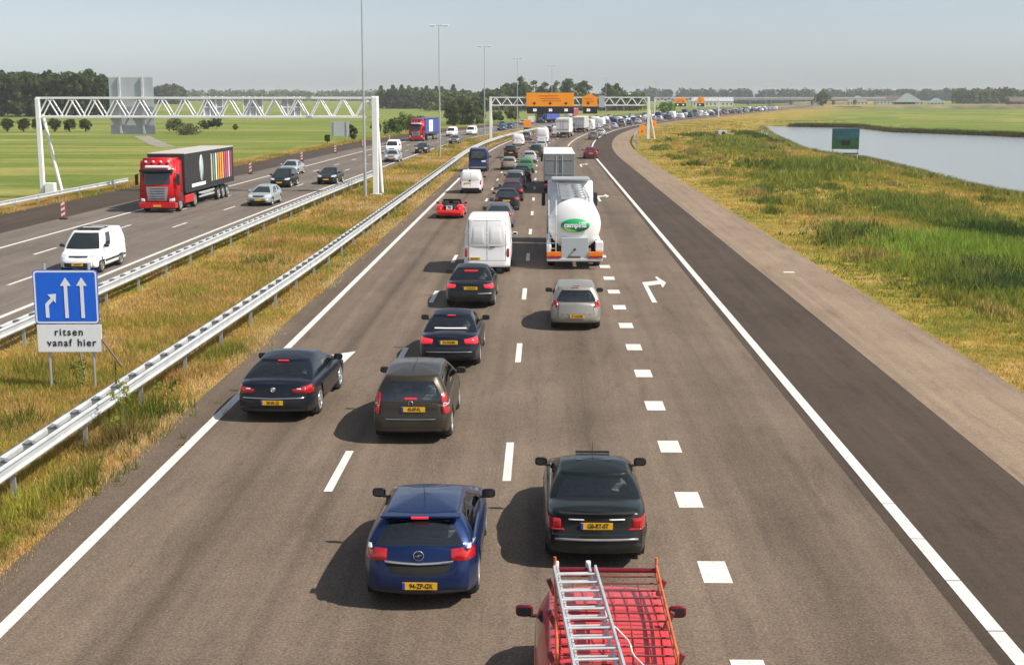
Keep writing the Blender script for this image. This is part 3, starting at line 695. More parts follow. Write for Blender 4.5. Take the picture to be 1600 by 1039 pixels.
# bushy growth scattered over the verge, tallest along the pond
def tall(name, spots):
    X_, Y_, H_, S_, C_ = [], [], [], [], []
    for x0, y0, rx, ry, h_, c_, n_ in spots:
        a = rng.normal(0, 1, (n_, 2)) * .55; X_.append(x0 + a[:, 0] * rx); Y_.append(y0 + a[:, 1] * ry)
        H_.append(h_ * (.45 + .7 * np.exp(-(a ** 2).sum(1) / .8))); S_.append(np.full(n_, .12)); C_.append(np.tile(np.array(c_), (n_, 1)) * rng.uniform(.65, 1.25, (n_, 1)))
    X_ = np.concatenate(X_); Y_ = np.concatenate(Y_); k = (pond_sd(X_, Y_) > .2) & (X_ - offr_np(Y_) > 13.2)
    X_, Y_, H_, S_, C_ = X_[k], Y_[k], np.concatenate(H_)[k], np.concatenate(S_)[k], np.concatenate(C_)[k]
    return blades(name, X_, Y_, H_, .014 + Y_ * .0004, C_, 8, S_, .55)
sp_ = []
for _ in range(230):
    y0 = math.exp(rnd.uniform(math.log(38), math.log(260))); x0 = off_r(y0) + rnd.uniform(15, 44)
    sp_.append((x0, y0, rnd.uniform(.4, 1.6), rnd.uniform(.8, 4.0), rnd.uniform(.35, .75), rnd.choice([(.25, .28, .06), (.30, .31, .065), (.28, .27, .06), (.40, .31, .11), (.17, .21, .05)]), rnd.randint(30, 80)))
for px, py, rx, ry, h_, c_, n_ in [(1290, 262, 5, 12, 1.3, (.22, .26, .055), 300), (1250, 282, 5, 12, .9, (.26, .29, .06), 200), (1150, 225, 4, 22, 1.1, (.24, .27, .06), 300), (1215, 262, 4, 16, .8, (.10, .15, .03), 240), (1420, 322, 3.5, 9, .8, (.19, .235, .055), 260), (1490, 345, 3.0, 9, .9, (.19, .235, .055), 260), (1560, 372, 2.6, 8, .9, (.055, .10, .03), 260),
        (1500, 392, 5, 9, .8, (.25, .36, .06), 420), (1580, 400, 4, 8, .8, (.22, .31, .055), 300), (1360, 375, 3.5, 5, .5, (.09, .13, .03), 160), (1530, 425, 3, 5, .6, (.09, .13, .05), 200), (1570, 452, 3, 3.5, .6, (.08, .12, .05), 200), (1100, 214, 3, 16, .9, (.11, .16, .04), 200), (1180, 212, 3, 14, 1.2, (.09, .14, .03), 260)]:
    x0, y0 = at(px, py); sp_.append((x0, y0, rx, ry, h_, c_, n_))
tall('verge_growth', sp_)
# ------------------------------------------------------------------ cars
def lerp(a, b, t): return a + (b - a) * t
def interp(pts, x):
    """smooth (Catmull-like) interpolation through (x, value) pairs"""
    if x <= pts[0][0]: return pts[0][1]
    if x >= pts[-1][0]: return pts[-1][1]
    for i in range(len(pts) - 1):
        if x <= pts[i + 1][0]:
            x0, v0 = pts[i]; x1, v1 = pts[i + 1]
            m0 = (v1 - pts[i - 1][1]) / (x1 - pts[i - 1][0]) if i > 0 else 0
            m1 = (pts[i + 2][1] - v0) / (pts[i + 2][0] - x0) if i + 2 < len(pts) else 0
            s = (v1 - v0) / (x1 - x0)
            if s == 0: m0 = m1 = 0
            else:
                m0 = max(-3 * abs(s), min(3 * abs(s), m0)) if m0 * s > 0 else 0
                m1 = max(-3 * abs(s), min(3 * abs(s), m1)) if m1 * s > 0 else 0
            h = x1 - x0; t = (x - x0) / h
            return (2 * t**3 - 3 * t * t + 1) * v0 + (t**3 - 2 * t * t + t) * h * m0 + (-2 * t**3 + 3 * t * t) * v1 + (t**3 - t * t) * h * m1
class Shell:
    """the sheet-metal surface of one car, in a frame with y forward"""
    def __init__(s, c, lod=1.0):
        s.c = c; L, Wd = c['L'], c['W']; hw = Wd / 2; s.hw = hw
        s.low = MB(); s.glassparts = {}; s.open_top = lod >= 1 and c.get('interior', False)
        ny = int((70 if lod >= 1 else 26))
        ys = [-L / 2 + L * (i / ny) for i in range(ny + 1)]
        top = c['top']; zb0 = c.get('sill', 0.24)
        wax = c['wheels']; wr = c.get('wr', .31) + .045
        # lateral profile: (fraction of half width, height key)
        def ring(y):
            u = (y + L / 2) / L
            T = interp(top, u)
            pw = interp([(0, c.get('rw', .90)), (.035, c.get('rw', .90) + .05), (.10, .985), (.25, 1), (.75, 1), (.9, .965), (.965, .89), (1, c.get('fw', .74))], u) * hw
            zb = zb0 + .06 * (max(0, .06 - u) / .06) + .05 * (max(0, u - .95) / .05)
            sh = c.get('shoulder', .10); cr = c.get('crown', .035)
            tw = c.get('tumble', .06)
            pr = [(0.0, zb + .0), (pw * .80, zb), (pw * .955, zb + .02), (pw * .985, zb + .09), (pw * .992, .42), (pw * 1.0, .56), (pw * .997, lerp(.56, T - sh, .5)), (pw * (1 - tw * .55), T - sh),
                  (pw * (1 - tw - .03), T - sh * .35), (pw * (1 - tw - .09), T - .015), (pw * .62, T + cr * .5), (pw * .3, T + cr * .9), (0.0, T + cr)]
            return pr, T
        def dyr(z, T):     # rear profile: how far the skin sits in from the bumper line
            return interp(c['rear'], z)
        def dyf(z, T):
            return interp(c.get('front', [(.2, .10), (.35, .0), (.55, .01), (.75, .10), (1.2, .35)]), z)
        rows = []
        for y in ys:
            pr, T = ring(y); u = (y + L / 2) / L; row = []
            fr = max(0, 1 - u / .16) ** 1.5; ff = max(0, (u - .86) / .14) ** 1.5
            for (x, z) in pr:
                yy = y + fr * dyr(z, T) - ff * dyf(z, T)
                row.append([x, yy, z])
            rows.append(row)
        # snap the lower edge to the wheel arches
        s.arch = []
        def arch(x, yy, z):
            for wy in wax:
                d = math.hypot(yy - wy, z - c.get('wr', .31))
                if x > hw * .7 and d < wr: return True
            return False
        npf = len(rows[0])
        for sx in (1, -1):
            P = [[(sx * p[0], p[1], p[2]) for p in r] for r in rows]
            b = len(s.low.v); s.low.v.extend([p for r in P for p in r])
            for i in range(len(rows) - 1):
                for j in range(npf - 1):
                    q = [P[i][j], P[i][j + 1], P[i + 1][j + 1], P[i + 1][j]]
                    cx = sum(abs(p[0]) for p in q) / 4; cy = sum(p[1] for p in q) / 4; cz = sum(p[2] for p in q) / 4
                    if 1 <= j <= 6 and arch(cx, cy, cz): continue
                    if s.open_top and j >= 10 and c['gh']['y0'][0] + .12 < cy < c['gh']['y0'][1] - .12: continue
                    a = (b + i * npf + j, b + i * npf + j + 1, b + (i + 1) * npf + j + 1, b + (i + 1) * npf + j)
                    s.low.f.append(a if sx > 0 else a[::-1]); s.low.m.append(0); s.low.sm.append(True)
        # tail and nose skins
        for end, r in ((-1, rows[0]), (1, rows[-1])):
            G = []
            for (x, yy, z) in r:
                g = []
                for k in range(9):
                    t = -1 + 2 * k / 8.0
                    g.append((x * t, yy + end * c.get('bow', .05) * (1 - t * t) * min(1, x / (hw * .5)), z))
                G.append(g)
            s.low.grid(G, 0, True, flip=(end > 0))
        s.rows = rows
        # greenhouse
        g = c['gh']; s.gh = MB(); s.glass = {'rear_window': MB(), 'windshield': MB(), 'side_window': MB(), 'side_window2': MB()}
        nr, ns, nc = (12, 22, 4) if lod >= 1 else (6, 11, 2)
        def loop(hwx, y0, y1, rad, bow_r, bow_f):
            pts = []
            def cor(cx, cy, a0):
                return [(cx + rad * math.cos(a0 + (i / nc) * math.pi / 2), cy + rad * math.sin(a0 + (i / nc) * math.pi / 2)) for i in range(1, nc)]
            for i in range(nr + 1): t = -1 + 2 * i / nr; pts.append((t * (hwx - rad), y0 - bow_r * (1 - t * t), 'r', i / nr))
            pts += [(a, b, 'c', 0) for a, b in cor(hwx - rad, y0 + rad, -math.pi / 2)]
            for i in range(ns + 1): t = i / ns; pts.append((hwx, lerp(y0 + rad, y1 - rad, t), 's', t))
            pts += [(a, b, 'c', 1) for a, b in cor(hwx - rad, y1 - rad, 0)]
            for i in range(nr + 1): t = 1 - 2 * i / nr; pts.append((t * (hwx - rad), y1 + bow_f * (1 - t * t), 'f', i / nr))
            pts += [(a, b, 'c', 2) for a, b in cor(-hwx + rad, y1 - rad, math.pi / 2)]
            for i in range(ns + 1): t = 1 - i / ns; pts.append((-hwx, lerp(y0 + rad, y1 - rad, t), 't', t))
            pts += [(a, b, 'c', 3) for a, b in cor(-hwx + rad, y0 + rad, math.pi)]
            return pts
        yr0, yf0 = g['y0']; yr1, yf1 = g['y1']; w0, w1 = g['w']; zr = g['z']
        A = loop(w0 * hw, yr0, yf0, .10, .05, .10); B = loop(w1 * hw, yr1, yf1, g.get('rad', .13), .05, .07)
        n = len(A)
        def ztop(y): return interp(top, min(1, max(0, (y + L / 2) / L)))
        lv = g.get('lv', [0, .12, .2, .35, .5, .65, .78, .88, .95, 1.0]); bulge = g.get('bulge', .035)
        if lod < 1: lv = [0, .15, .5, .86, 1.0]
        Lr = []
        for t in lv:
            r = []
            for (a, b) in zip(A, B):
                x = lerp(a[0], b[0], t); y = lerp(a[1], b[1], t); k = 4 * t * (1 - t) * bulge
                zb = ztop(a[1]) - .03
                x += k * (x / hw) ; y += k * (1 if a[2] == 'f' else -1 if a[2] == 'r' else 0)
                r.append((x, y, lerp(zb, zr - interp(g.get('fall', [(0, .05), (.5, 0), (1, .05)]), (b[1] - yr1) / (yf1 - yr1)), t)))
            Lr.append(r)
        gr, gs, gf = g.get('gr', (.13, .90)), g.get('gs', (.13, .90)), g.get('gf', (.10, .93))
        side = g.get('side', [(.05, .44), (.48, .93)])
        def kind(i, ta, tb):
            a, b2 = A[i], A[(i + 1) % n]; m = (ta + tb) / 2
            if a[2] == 'r' and b2[2] == 'r' and gr and gr[0] < m < gr[1] and g.get('ri', .04) < (a[3] + b2[3]) / 2 < 1 - g.get('ri', .04): return 'rear_window'
            if a[2] == 'f' and b2[2] == 'f' and gf[0] < m < gf[1] and .02 < (a[3] + b2[3]) / 2 < .98: return 'windshield'
            for q, nm in (('s', 'side_window'), ('t', 'side_window2')):
                if a[2] == q and b2[2] == q and gs[0] < m < gs[1]:
                    c_ = (a[3] + b2[3]) / 2
                    for lo, hi in side:
                        if lo < c_ < hi: return nm
            return None
        for k in range(len(lv) - 1):
            for i in range(n):
                j = (i + 1) % n; q = [Lr[k][i], Lr[k][j], Lr[k + 1][j], Lr[k + 1][i]]
                kd = kind(i, lv[k], lv[k + 1])
                (s.glass[kd] if kd else s.gh).add(q, [(0, 1, 2, 3)], 0, True)
        cx, cy = 0, (yr1 + yf1) / 2
        prev = Lr[-1]; crown = g.get('crown', .055)
        for sc_ in ((.985, .95, .90, .82, .72, .60, .46, .30, .15, .02) if lod >= 1 else (.97, .8, .5, .02)):
            dzz = .016 if sc_ > .98 else .026 + crown * (1 - sc_ ** 2.2)
            cur = [(cx + (p[0] - cx) * sc_, cy + (p[1] - cy) * sc_, p[2] * sc_ + (zr) * (1 - sc_) + dzz) for p in Lr[-1]]
            for i in range(n):
                j = (i + 1) % n; s.gh.add([prev[i], prev[j], cur[j], cur[i]], [(0, 1, 2, 3)], 0, True)
            prev = cur
        s.Lr = Lr; s.lv = lv; s.A = A
        allv = s.low.v + s.gh.v; fs = list(s.low.f) + [tuple(len(s.low.v) + i for i in f) for f in s.gh.f]
        for gm in s.glass.values():
            b = len(allv); allv = allv + gm.v; fs += [tuple(b + i for i in f) for f in gm.f]
        s.bvh = BVHTree.FromPolygons([Vector(v) for v in allv], fs)
    def hit(s, a, b, d):
        """project onto the skin: rear/front -> (x, z); side -> (y, z); top -> (x, y)"""
        if d == 'rear': o, v = Vector((a, -9, b)), Vector((0, 1, 0))
        elif d == 'front': o, v = Vector((a, 9, b)), Vector((0, -1, 0))
        elif d == 'right': o, v = Vector((9, a, b)), Vector((-1, 0, 0))
        elif d == 'left': o, v = Vector((-9, a, b)), Vector((1, 0, 0))
        else: o, v = Vector((a, b, 9)), Vector((0, 0, -1))
        r = s.bvh.ray_cast(o, v)
        if r[0] is None: r = s.bvh.ray_cast(o + Vector((.0031, .0037, .0029)), v)
        if r[0] is None: return None
        return r[0], -v
    def patch(s, mb, bot, top, d, lift=.008, nu=10, nv=5, m=0, thick=.02):
        """a panel following the skin between two polylines (same parameter)"""
        def along(pl, t):
            if len(pl) == 1: return pl[0]
            k = t * (len(pl) - 1); i = min(int(k), len(pl) - 2); f = k - i
            return (lerp(pl[i][0], pl[i + 1][0], f), lerp(pl[i][1], pl[i + 1][1], f))
        G = []; H = []
        last = None
        for i in range(nu + 1):
            r = []; q = []
            for j in range(nv + 1):
                p0 = along(bot, i / nu); p1 = along(top, i / nu); p = (lerp(p0[0], p1[0], j / nv), lerp(p0[1], p1[1], j / nv))
                h = s.hit(p[0], p[1], d)
                if h is None: h = last
                if h is None: continue
                last = h
                e = 1.0 if 0 < i < nu and 0 < j < nv else 0.2
                r.append(tuple(h[0] + h[1] * lift * e + h[1] * .002)); 
            G.append(r)
        w = min(len(r) for r in G)
        if w < 2: return
        G = [r[:w] for r in G]
        mb.grid(G, m, True, flip=(d in ('rear', 'left') ) )
        return G
def wheel_mesh(r=.31, w=.19, spokes=5):
    t = MB(); t.lathe([(r * .66, -w / 2 + .01), (r * .90, -w / 2), (r * .985, -w / 2 + .03), (r, -w / 2 + .06), (r, w / 2 - .06), (r * .985, w / 2 - .03), (r * .90, w / 2), (r * .66, w / 2 - .01)], 'x', n=28)
    q = MB(); rr = r * .68
    q.lathe([(rr, w / 2 - .012), (rr * .93, w / 2 - .008), (rr * .90, w / 2 - .05), (0.01, w / 2 - .07)], 'x', n=24, mat=1)
    q.lathe([(rr * 1.0, w / 2 - .012), (rr * .985, w / 2 + .004), (rr * .90, w / 2 - .004), (rr * .89, w / 2 - .04)], 'x', n=24, mat=0)
    for i in range(spokes):
        a = 2 * math.pi * i / spokes; rot = Matrix.Rotation(a, 3, 'X')
        q.box(rot @ Vector((w / 2 - .02, 0, rr * .5)), (.03, rr * .26, rr * .86), 0, rot)
    q.lathe([(rr * .26, w / 2 - .03), (rr * .24, w / 2 - .002), (0.005, w / 2 + .002)], 'x', n=14, mat=0)
    return t, q
def mirror_mesh(side, y, z, hw, cap=0):
    m = MB(); s = side
    m.prism([(s * (hw - .12), y + .06), (s * (hw + .06), y + .05), (s * (hw + .06), y + .0), (s * (hw - .12), y + .0)][::s], z - .03, z, 1)
    bm = bmesh.new(); bmesh.ops.create_uvsphere(bm, u_segments=14, v_segments=10, radius=1)
    for v in bm.verts:
        x, yy, zz = v.co; k = lambda q: math.copysign(abs(q) ** .6, q)
        v.co = (s * (hw + .125) + .115 * k(x), y + .02 + (.07 * k(yy) if yy > 0 else .02 * k(yy)) + abs(x) * .01, z + .05 + .078 * k(zz))
    bm.verts.ensure_lookup_table(); m.add([v.co[:] for v in bm.verts], [[v.index for v in f.verts] for f in bm.faces], cap, True); bm.free()
    m.box((s * (hw + .125), y - .004, z + .05), (.17, .006, .10), 2)
    return m
PLATE_N = [0]
def plate(parent, shell, x, z, d, txt, w=.52, h=.11):
    hit = shell.hit(x, z, d)
    if hit is None: return
    y = hit[0].y + (-.015 if d == 'rear' else .015)
    sgn = -1 if d == 'rear' else 1
    m = MB(); m.box((x, y, z), (w, .012, h), 0); m.box((x - sgn * -1 * 0 + (-w / 2 + .02 if d == 'rear' else w / 2 - .02), y + sgn * .002, z), (.04, .012, h * .96), 1)
    o = m.build('number_plate', [M['plate'], M['plateblue']], parent)
    if txt:
        rot = (R(90), 0, 0) if d == 'rear' else (R(90), 0, R(180))
        text_mesh('plate_characters', txt, h * .95, M['ink'], o, (x + (.02 if d == 'rear' else -.02), y + sgn * .008, z), rot, .002, sx=.78, bold=.002)
def make_car(name, label, cat, c, paint_m, group=None, glass=None, lod=1.0):
    c = dict(c); S = Shell(c, lod); L, hw = c['L'], c['W'] / 2; wr = c.get('wr', .31)
    t = thing(name, label, cat, group=group)
    bodym = MB(); bodym.v = list(S.low.v); bodym.f = list(S.low.f); bodym.m = list(S.low.m); bodym.sm = list(S.low.sm)
    bodym.add(S.gh.v, S.gh.f, 0, True)
    # inner wheel wells, floor
    bodym.box((0, 0, c.get('sill', .24) + .14), (c['W'] - .42, L - .5, .22), 1)
    for wy in c['wheels']:
        for sx in (-1, 1):
            bodym.box((sx * (hw - .17), wy, wr + .06), (.26, wr * 2 + .16, wr * 1.7), 1)
    if lod >= 1:
        seam = MB()
        def seam_line(pts, d, w_=.016):
            for (a0, b0), (a1, b1) in zip(pts[:-1], pts[1:]):
                dx, dz = a1 - a0, b1 - b0; ln = math.hypot(dx, dz) or 1; nx_, nz_ = -dz / ln * w_ / 2, dx / ln * w_ / 2
                S.patch(seam, [(a0 - nx_, b0 - nz_), (a1 - nx_, b1 - nz_)], [(a0 + nx_, b0 + nz_), (a1 + nx_, b1 + nz_)], d, .001, nu=8, nv=1)
        for (pts, d) in c.get('seams', []): seam_line(pts, d)
        bodym.add(seam.v, seam.f, 1, True)
    ms = [paint_m, M['under']]
    body = bodym.build('body', ms, t)
    bm = bmesh.new(); bm.from_mesh(body.data); bmesh.ops.remove_doubles(bm, verts=bm.verts, dist=.0008); bmesh.ops.recalc_face_normals(bm, faces=bm.faces); bm.to_mesh(body.data); bm.free()
    gm = glass or M['glass']
    if c.get('interior') and lod >= 1:
        gm = M['thin']; g_ = c['gh']; (ra, fa), (rb, fb) = g_['y0'], g_['y1']; ym = (rb + fb) / 2 + .22; fl = .50
        m = MB(); m.box((0, (ra + fa) / 2, fl), (c['W'] * .80, fa - ra - .1, .04), 0)
        for sx in (-1, 1): m.box((sx * c['W'] * .40, (ra + fa) / 2, .70), (.05, fa - ra - .1, .42), 0)
        m.bbox(-c['W'] * .39, c['W'] * .39, fa - .55, fa - .12, .60, .93, 0, .06); m.build('dashboard', M['trimgrey'], t)
        m = MB(); m.bbox(-c['W'] * .36, c['W'] * .36, ra + .10, rb + .42, .84, .87, 0, .01); m.build('parcel_shelf', M['seatcloth'], t)
        m = MB(); m.bbox(-.60, .60, rb + .40, rb + .56, .5, 1.0, 0, .05)
        for x in (-.38, .38): m.bbox(x - .12, x + .12, rb + .40, rb + .48, .98, 1.12, 0, .03)
        m.build('rear_bench', M['seatcloth'], t)
        for x in (-.36, .36):
            m = MB(); m.bbox(x - .23, x + .23, ym - .12, ym + .04, .52, 1.04, 0, .06); m.bbox(x - .13, x + .13, ym - .13, ym - .03, 1.07, 1.24, 0, .035); m.bbox(x - .22, x + .22, ym, ym + .45, .50, .62, 0, .05); m.build('front_seat', M['seatcloth'], t)
        m = MB(); m.bbox(-.11, .11, fb - .04, fb + .0, 1.20, 1.26, 0, .01); m.build('rear_view_mirror', M['dark'], t)
    for k, mb in S.glass.items():
        if mb.f:
            g = mb.build('side_window' if k.startswith('side') else k, gm, t)
            bm = bmesh.new(); bm.from_mesh(g.data); bmesh.ops.remove_doubles(bm, verts=bm.verts, dist=.0008); bm.to_mesh(g.data); bm.free()
    # wheels
    ty, rm = wheel_mesh(wr, c.get('ww', .2), c.get('spokes', 5))
    tyre_me = rim_me = None
    for wy in c['wheels']:
        for sx in (1, -1):
            if tyre_me is None:
                w = ty.build('wheel', M['rubber'], t); rmo = rm.build('rim', [c.get('rim', M['alloy']), M['under']], w); tyre_me, rim_me = w.data, rmo.data
            else:
                w = bpy.data.objects.new('wheel', tyre_me); link(w, t); rmo = bpy.data.objects.new('rim', rim_me); link(rmo, w)
            w.location = (sx * (hw - c.get('ww', .2) / 2 - .015), wy, wr); w.rotation_euler = (rnd.uniform(0, 3), 0, 0 if sx > 0 else math.pi)
    # panels laid on the skin
    for (nm, m_, bot, top, d, lift) in c.get('panels', []):
        mats = M[m_] if isinstance(m_, str) else m_
        for sx in ((1, -1) if nm.endswith('*') else (1,)):
            mb = MB(); S.patch(mb, [(sx * a, b) for a, b in bot], [(sx * a, b) for a, b in top], d, lift)
            if sx < 0:
                mb.f = [f[::-1] for f in mb.f]
            if mb.f:
                o = mb.build(nm.rstrip('*'), mats, t)
    for (nm, m_, bot, top, lift) in c.get('sidepanels', []):
        for d, sx in (('right', 1), ('left', -1)):
            mb = MB(); S.patch(mb, bot, top, d, lift, nu=24)
            if mb.f: mb.build(nm, M[m_] if isinstance(m_, str) else m_, t)
    my, mz = c.get('mirror', (L * .18, .95))
    for s_ in (1, -1):
        mirror_mesh(s_, my, mz, hw * c.get('mw', .92)).build('mirror', [c.get('mirror_mat', paint_m), M['dark'], M['glass']], t)
    for pl in c.get('plates', []): plate(t, S, *pl)
    return t, S
# profiles --------------------------------------------------------------
def seams_common(L, hw, ztop, y_c=.1, door=(-.85, .15, 1.1), rear_x=.6, rear_z=(.55, .95)):
    out = []
    for d in ('right', 'left'):
        for y in door: out.append(([(y, .32), (y + .02, .6), (y - .02, ztop - .04)], d))
        out.append(([(door[0], .32), (door[-1], .32)], d))
    return out
HATCH = dict(interior=True, rw=.85, bow=.10, L=4.25, W=1.75, wr=.31, wheels=(-1.28, 1.32), sill=.22,
    top=[(0, .90), (.06, .94), (.2, .95), (.5, .94), (.72, .90), (.80, .86), (.93, .76), (1, .62)],
    rear=[(.2, .06), (.36, .0), (.55, .0), (.66, .05), (.8, .07), (.95, .11)],
    gh=dict(y0=(-2.03, 1.25), y1=(-1.76, .15), w=(.90, .63), z=1.31, rad=.17, bulge=.05, side=[(.14, .50), (.54, .90)]),
    mirror=(.62, .93))
SEDAN = dict(interior=True, rw=.87, bow=.08, L=4.6, W=1.76, wr=.31, wheels=(-1.36, 1.38), sill=.22,
    top=[(0, .90), (.03, .945), (.12, .96), (.25, .95), (.5, .93), (.72, .89), (.80, .85), (.93, .75), (1, .62)],
    rear=[(.2, .06), (.36, .0), (.55, .0), (.64, .05), (.8, .06), (.97, .10)],
    gh=dict(y0=(-1.62, 1.30), y1=(-.88, .32), w=(.89, .64), z=1.34, rad=.16, bulge=.045, side=[(.14, .52), (.56, .90)], gr=(.14, .90)),
    mirror=(.70, .94))
MPV = dict(interior=True, L=4.3, W=1.75, wr=.31, wheels=(-1.28, 1.32), sill=.23,
    top=[(0, .92), (.05, .95), (.2, .97), (.5, .97), (.74, .95), (.82, .90), (.94, .78), (1, .62)],
    rear=[(.2, .05), (.36, .0), (.55, .0), (.66, .04), (.8, .05), (.97, .07)],
    gh=dict(y0=(-2.05, 1.55), y1=(-1.82, .32), w=(.93, .70), z=1.50, rad=.16, bulge=.045, side=[(.04, .30), (.33, .62), (.65, .93)], gr=(.13, .88)),
    mirror=(.92, 1.0))
def with_(c, **k):
    d = dict(c); g = dict(d['gh']); g.update(k.pop('gh', {})); d.update(k); d['gh'] = g; return d
# ------------------------------------------------------------------ the vehicles near the camera
P_ = {k: paint('paint_' + k, c, mt, r) for k, (c, mt, r) in dict(
    blue=((0.005, 0.020, 0.085), .35, .32), black=((0.006, 0.007, 0.008), .0, .34), black_green=((0.006, 0.0095, 0.009), .0, .34), black_blue=((0.004, 0.0065, 0.013), .0, .34),
    brown=((0.046, 0.036, 0.024), .4, .36), silver=((0.34, 0.315, 0.275), .5, .36), white=((0.80, 0.80, 0.79), 0, .4), red=((0.56, 0.055, 0.06), 0, .35),
    sport_red=((0.70, 0.012, 0.015), 0, .3), plum=((0.05, 0.012, 0.018), .3, .35), dred=((0.16, 0.01, 0.02), .2, .35), green=((0.03, 0.20, 0.075), .2, .35), dgreen=((0.012, 0.05, 0.04), .2, .35), navy=((0.015, 0.035, 0.11), .3, .35),
    pale=((0.50, 0.52, 0.53), .5, .36), grey=((0.16, 0.165, 0.17), .45, .36), lgreen=((0.42, 0.47, 0.48), .45, .36), truck_red=((0.55, 0.01, 0.015), 0, .3)).items()}
def put(t, px, py, L, z=.30, rz=0.0, dx=0):
    X, Y = at(px, py, z); t.location = (X + dx, Y + L / 2, 0); t.rotation_euler = (0, 0, rz); return t
def lights(x0, x1, z0, z1, inner=None, m='lampred', d='rear', drop=.0):
    return ('tail_lamp*' if d == 'rear' else 'headlamp*', m, [(x0, z0 + drop), (x1, z0)], [(x0, z1 - drop), (x1, z1)], d, .022)
def rear_common(hw, z_s=.56):
    return [([(-hw * .88, z_s), (0, z_s - .015), (hw * .88, z_s)], 'rear')]
def frontp(hw, zg=.62, zh=.66, grille=True):
    out = [('headlamp*', 'lampclear', [(hw * .50, zh), (hw * .93, zh + .02)], [(hw * .50, zh + .12), (hw * .93, zh + .17)], 'front', .02)]
    if grille: out.append(('grille', 'under', [(-hw * .42, zg), (hw * .42, zg)], [(-hw * .45, zg + .12), (hw * .45, zg + .12)], 'front', .012))
    out.append(('air_intake', 'under', [(-hw * .6, .28), (hw * .6, .28)], [(-hw * .66, .42), (hw * .66, .42)], 'front', .01))
    return out
def extra_box(t, name, c, d, m, rot=None, label=None):
    return MB().box(c, d, 0, rot).build(name, m, t, label)
def antenna(t, y, z):
    MB().tube((0, y, z), (0, y - .16, z + .26), .006, 5, 0, .003).build('antenna', M['dark'], t)
# --- blue hatchback
c = with_(HATCH, top=[(0, .95), (.06, .99), (.2, 1.0), (.5, .96), (.72, .90), (.80, .86), (.93, .76), (1, .62)], gh=dict(y1=(-1.70, .12), z=1.345, fall=[(0, .0), (.5, .02), (1, .09)]), seams=seams_common(4.25, .875, .93, door=(-.75, .95)) + [([(-.60, .93), (-.64, .75), (-.50, .60), (0, .55), (.50, .60), (.64, .75), (.60, .93)], 'rear')],
    panels=[lights(.48, .86, .75, .97, drop=.03), ('tail_lamp_clear*', 'lampclear', [(.70, .93), (.85, .93)], [(.72, 1.0), (.84, 1.0)], 'rear', .03),
            ('chrome_strip', 'chrome', [(-.50, .74), (0, .72), (.50, .74)], [(-.52, .777), (0, .755), (.52, .777)], 'rear', .026),
            ('recess', 'under', [(-.40, .60), (0, .575), (.40, .60)], [(-.50, .73), (0, .715), (.50, .73)], 'rear', .008),
            ('rear_diffuser', 'dark', [(-.62, .24), (.62, .24)], [(-.72, .34), (.72, .34)], 'rear', .012)],
    plates=[(0.02, .42, 'rear', '94-ZP-GX')], mirror_mat=P_['black'])
car, S = make_car('hatchback_car', 'blue three door hatchback nearest the camera, chrome strip across its tail', 'car', c, P_['blue'], glass=M['glass_pale'])
MB().box((0, -1.875, 1.36), (.26, .03, .028)).build('brake_lamp', M['lampbrake'], car)
sp = MB(); sp.bbox(-.60, .60, -1.85, -1.64, 1.34, 1.375, 0, .012); sp.build('roof_spoiler', P_['blue'], car)
h = S.hit(0, .86, 'rear')[0]
em = MB(); em.lathe([(.070, 0), (.080, .0), (.080, .012), (.066, .012), (.066, 0)], 'y', (0, h.y - .018, .86), 28)
em.prism([(-.075, .855), (.0, .842), (.02, .862), (.075, .868), (.0, .88), (-.02, .858)], h.y - .02, h.y - .006, 0, 'y'); em.build('emblem', M['chrome'], car)
antenna(car, -1.0, 1.40)
MB().box((.30, -2.0, 1.04), (.34, .012, .02), 0, Matrix.Rotation(R(5), 3, 'Y')).build('rear_wiper', M['dark'], car)
put(car, 655, 927, 4.25, z=.26)
# --- black saloon with grey bumper stripe
c = with_(SEDAN, L=4.45, W=1.70, seams=seams_common(4.4, .85, .93, door=(-.95, .1, 1.0)) + [([(-.70, .93), (-.72, .60), (.72, .60), (.70, .93)], 'rear')],
    top=[(0, .95), (.03, .985), (.12, .99), (.25, .97), (.5, .93), (.72, .89), (.80, .85), (.93, .75), (1, .62)],
    rear=[(.2, .10), (.30, .02), (.36, .0), (.55, .0), (.60, .07), (.8, .08), (.97, .08)],
    gh=dict(y0=(-1.50, 1.20), y1=(-.98, .15), w=(.90, .70), z=1.29),
    panels=[('tail_panel', 'under', [(-.80, .665), (.80, .665)], [(-.82, .905), (.82, .905)], 'rear', .006),
            lights(.58, .81, .70, .86), ('fog_lamp*', 'lampred', [(.50, .665), (.80, .665)], [(.55, .695), (.80, .695)], 'rear', .02),
            ('chrome_strip*', 'signwhite', [(.20, .83), (.46, .83)], [(.20, .855), (.46, .855)], 'rear', .02),
            ('bumper_stripe', 'hub', [(-.84, .505), (0, .505), (.84, .505)], [(-.84, .545), (0, .545), (.84, .545)], 'rear', .024),
            ('bumper', 'dark', [(-.83, .25), (0, .25), (.83, .25)], [(-.85, .50), (0, .50), (.85, .50)], 'rear', .018),
            ('spoiler_lip', 'under', [(-.74, .925), (.74, .925)], [(-.74, .955), (.74, .955)], 'rear', .03)],
    sidepanels=[('side_strip', 'dark', [(-2.0, .50), (2.0, .50)], [(-2.0, .57), (2.0, .57)], .014)], rim=M['hub'], spokes=8,
    plates=[(0.0, .74, 'rear', 'GB-RT-ST')])
car, S = make_car('saloon_car', 'black saloon with open roof hatch and pale bumper line just ahead of the red van', 'car', c, P_['black_green'], glass=M['glass_pale'])
o = MB(); o.bbox(-.30, .30, -.08, .0, 1.37, 1.40, 0, .01); o.box((0, -.30, 1.362), (.60, .40, .006), 1); o.build('sunroof', [M['under'], M['glass']], car)
antenna(car, .0, 1.35)
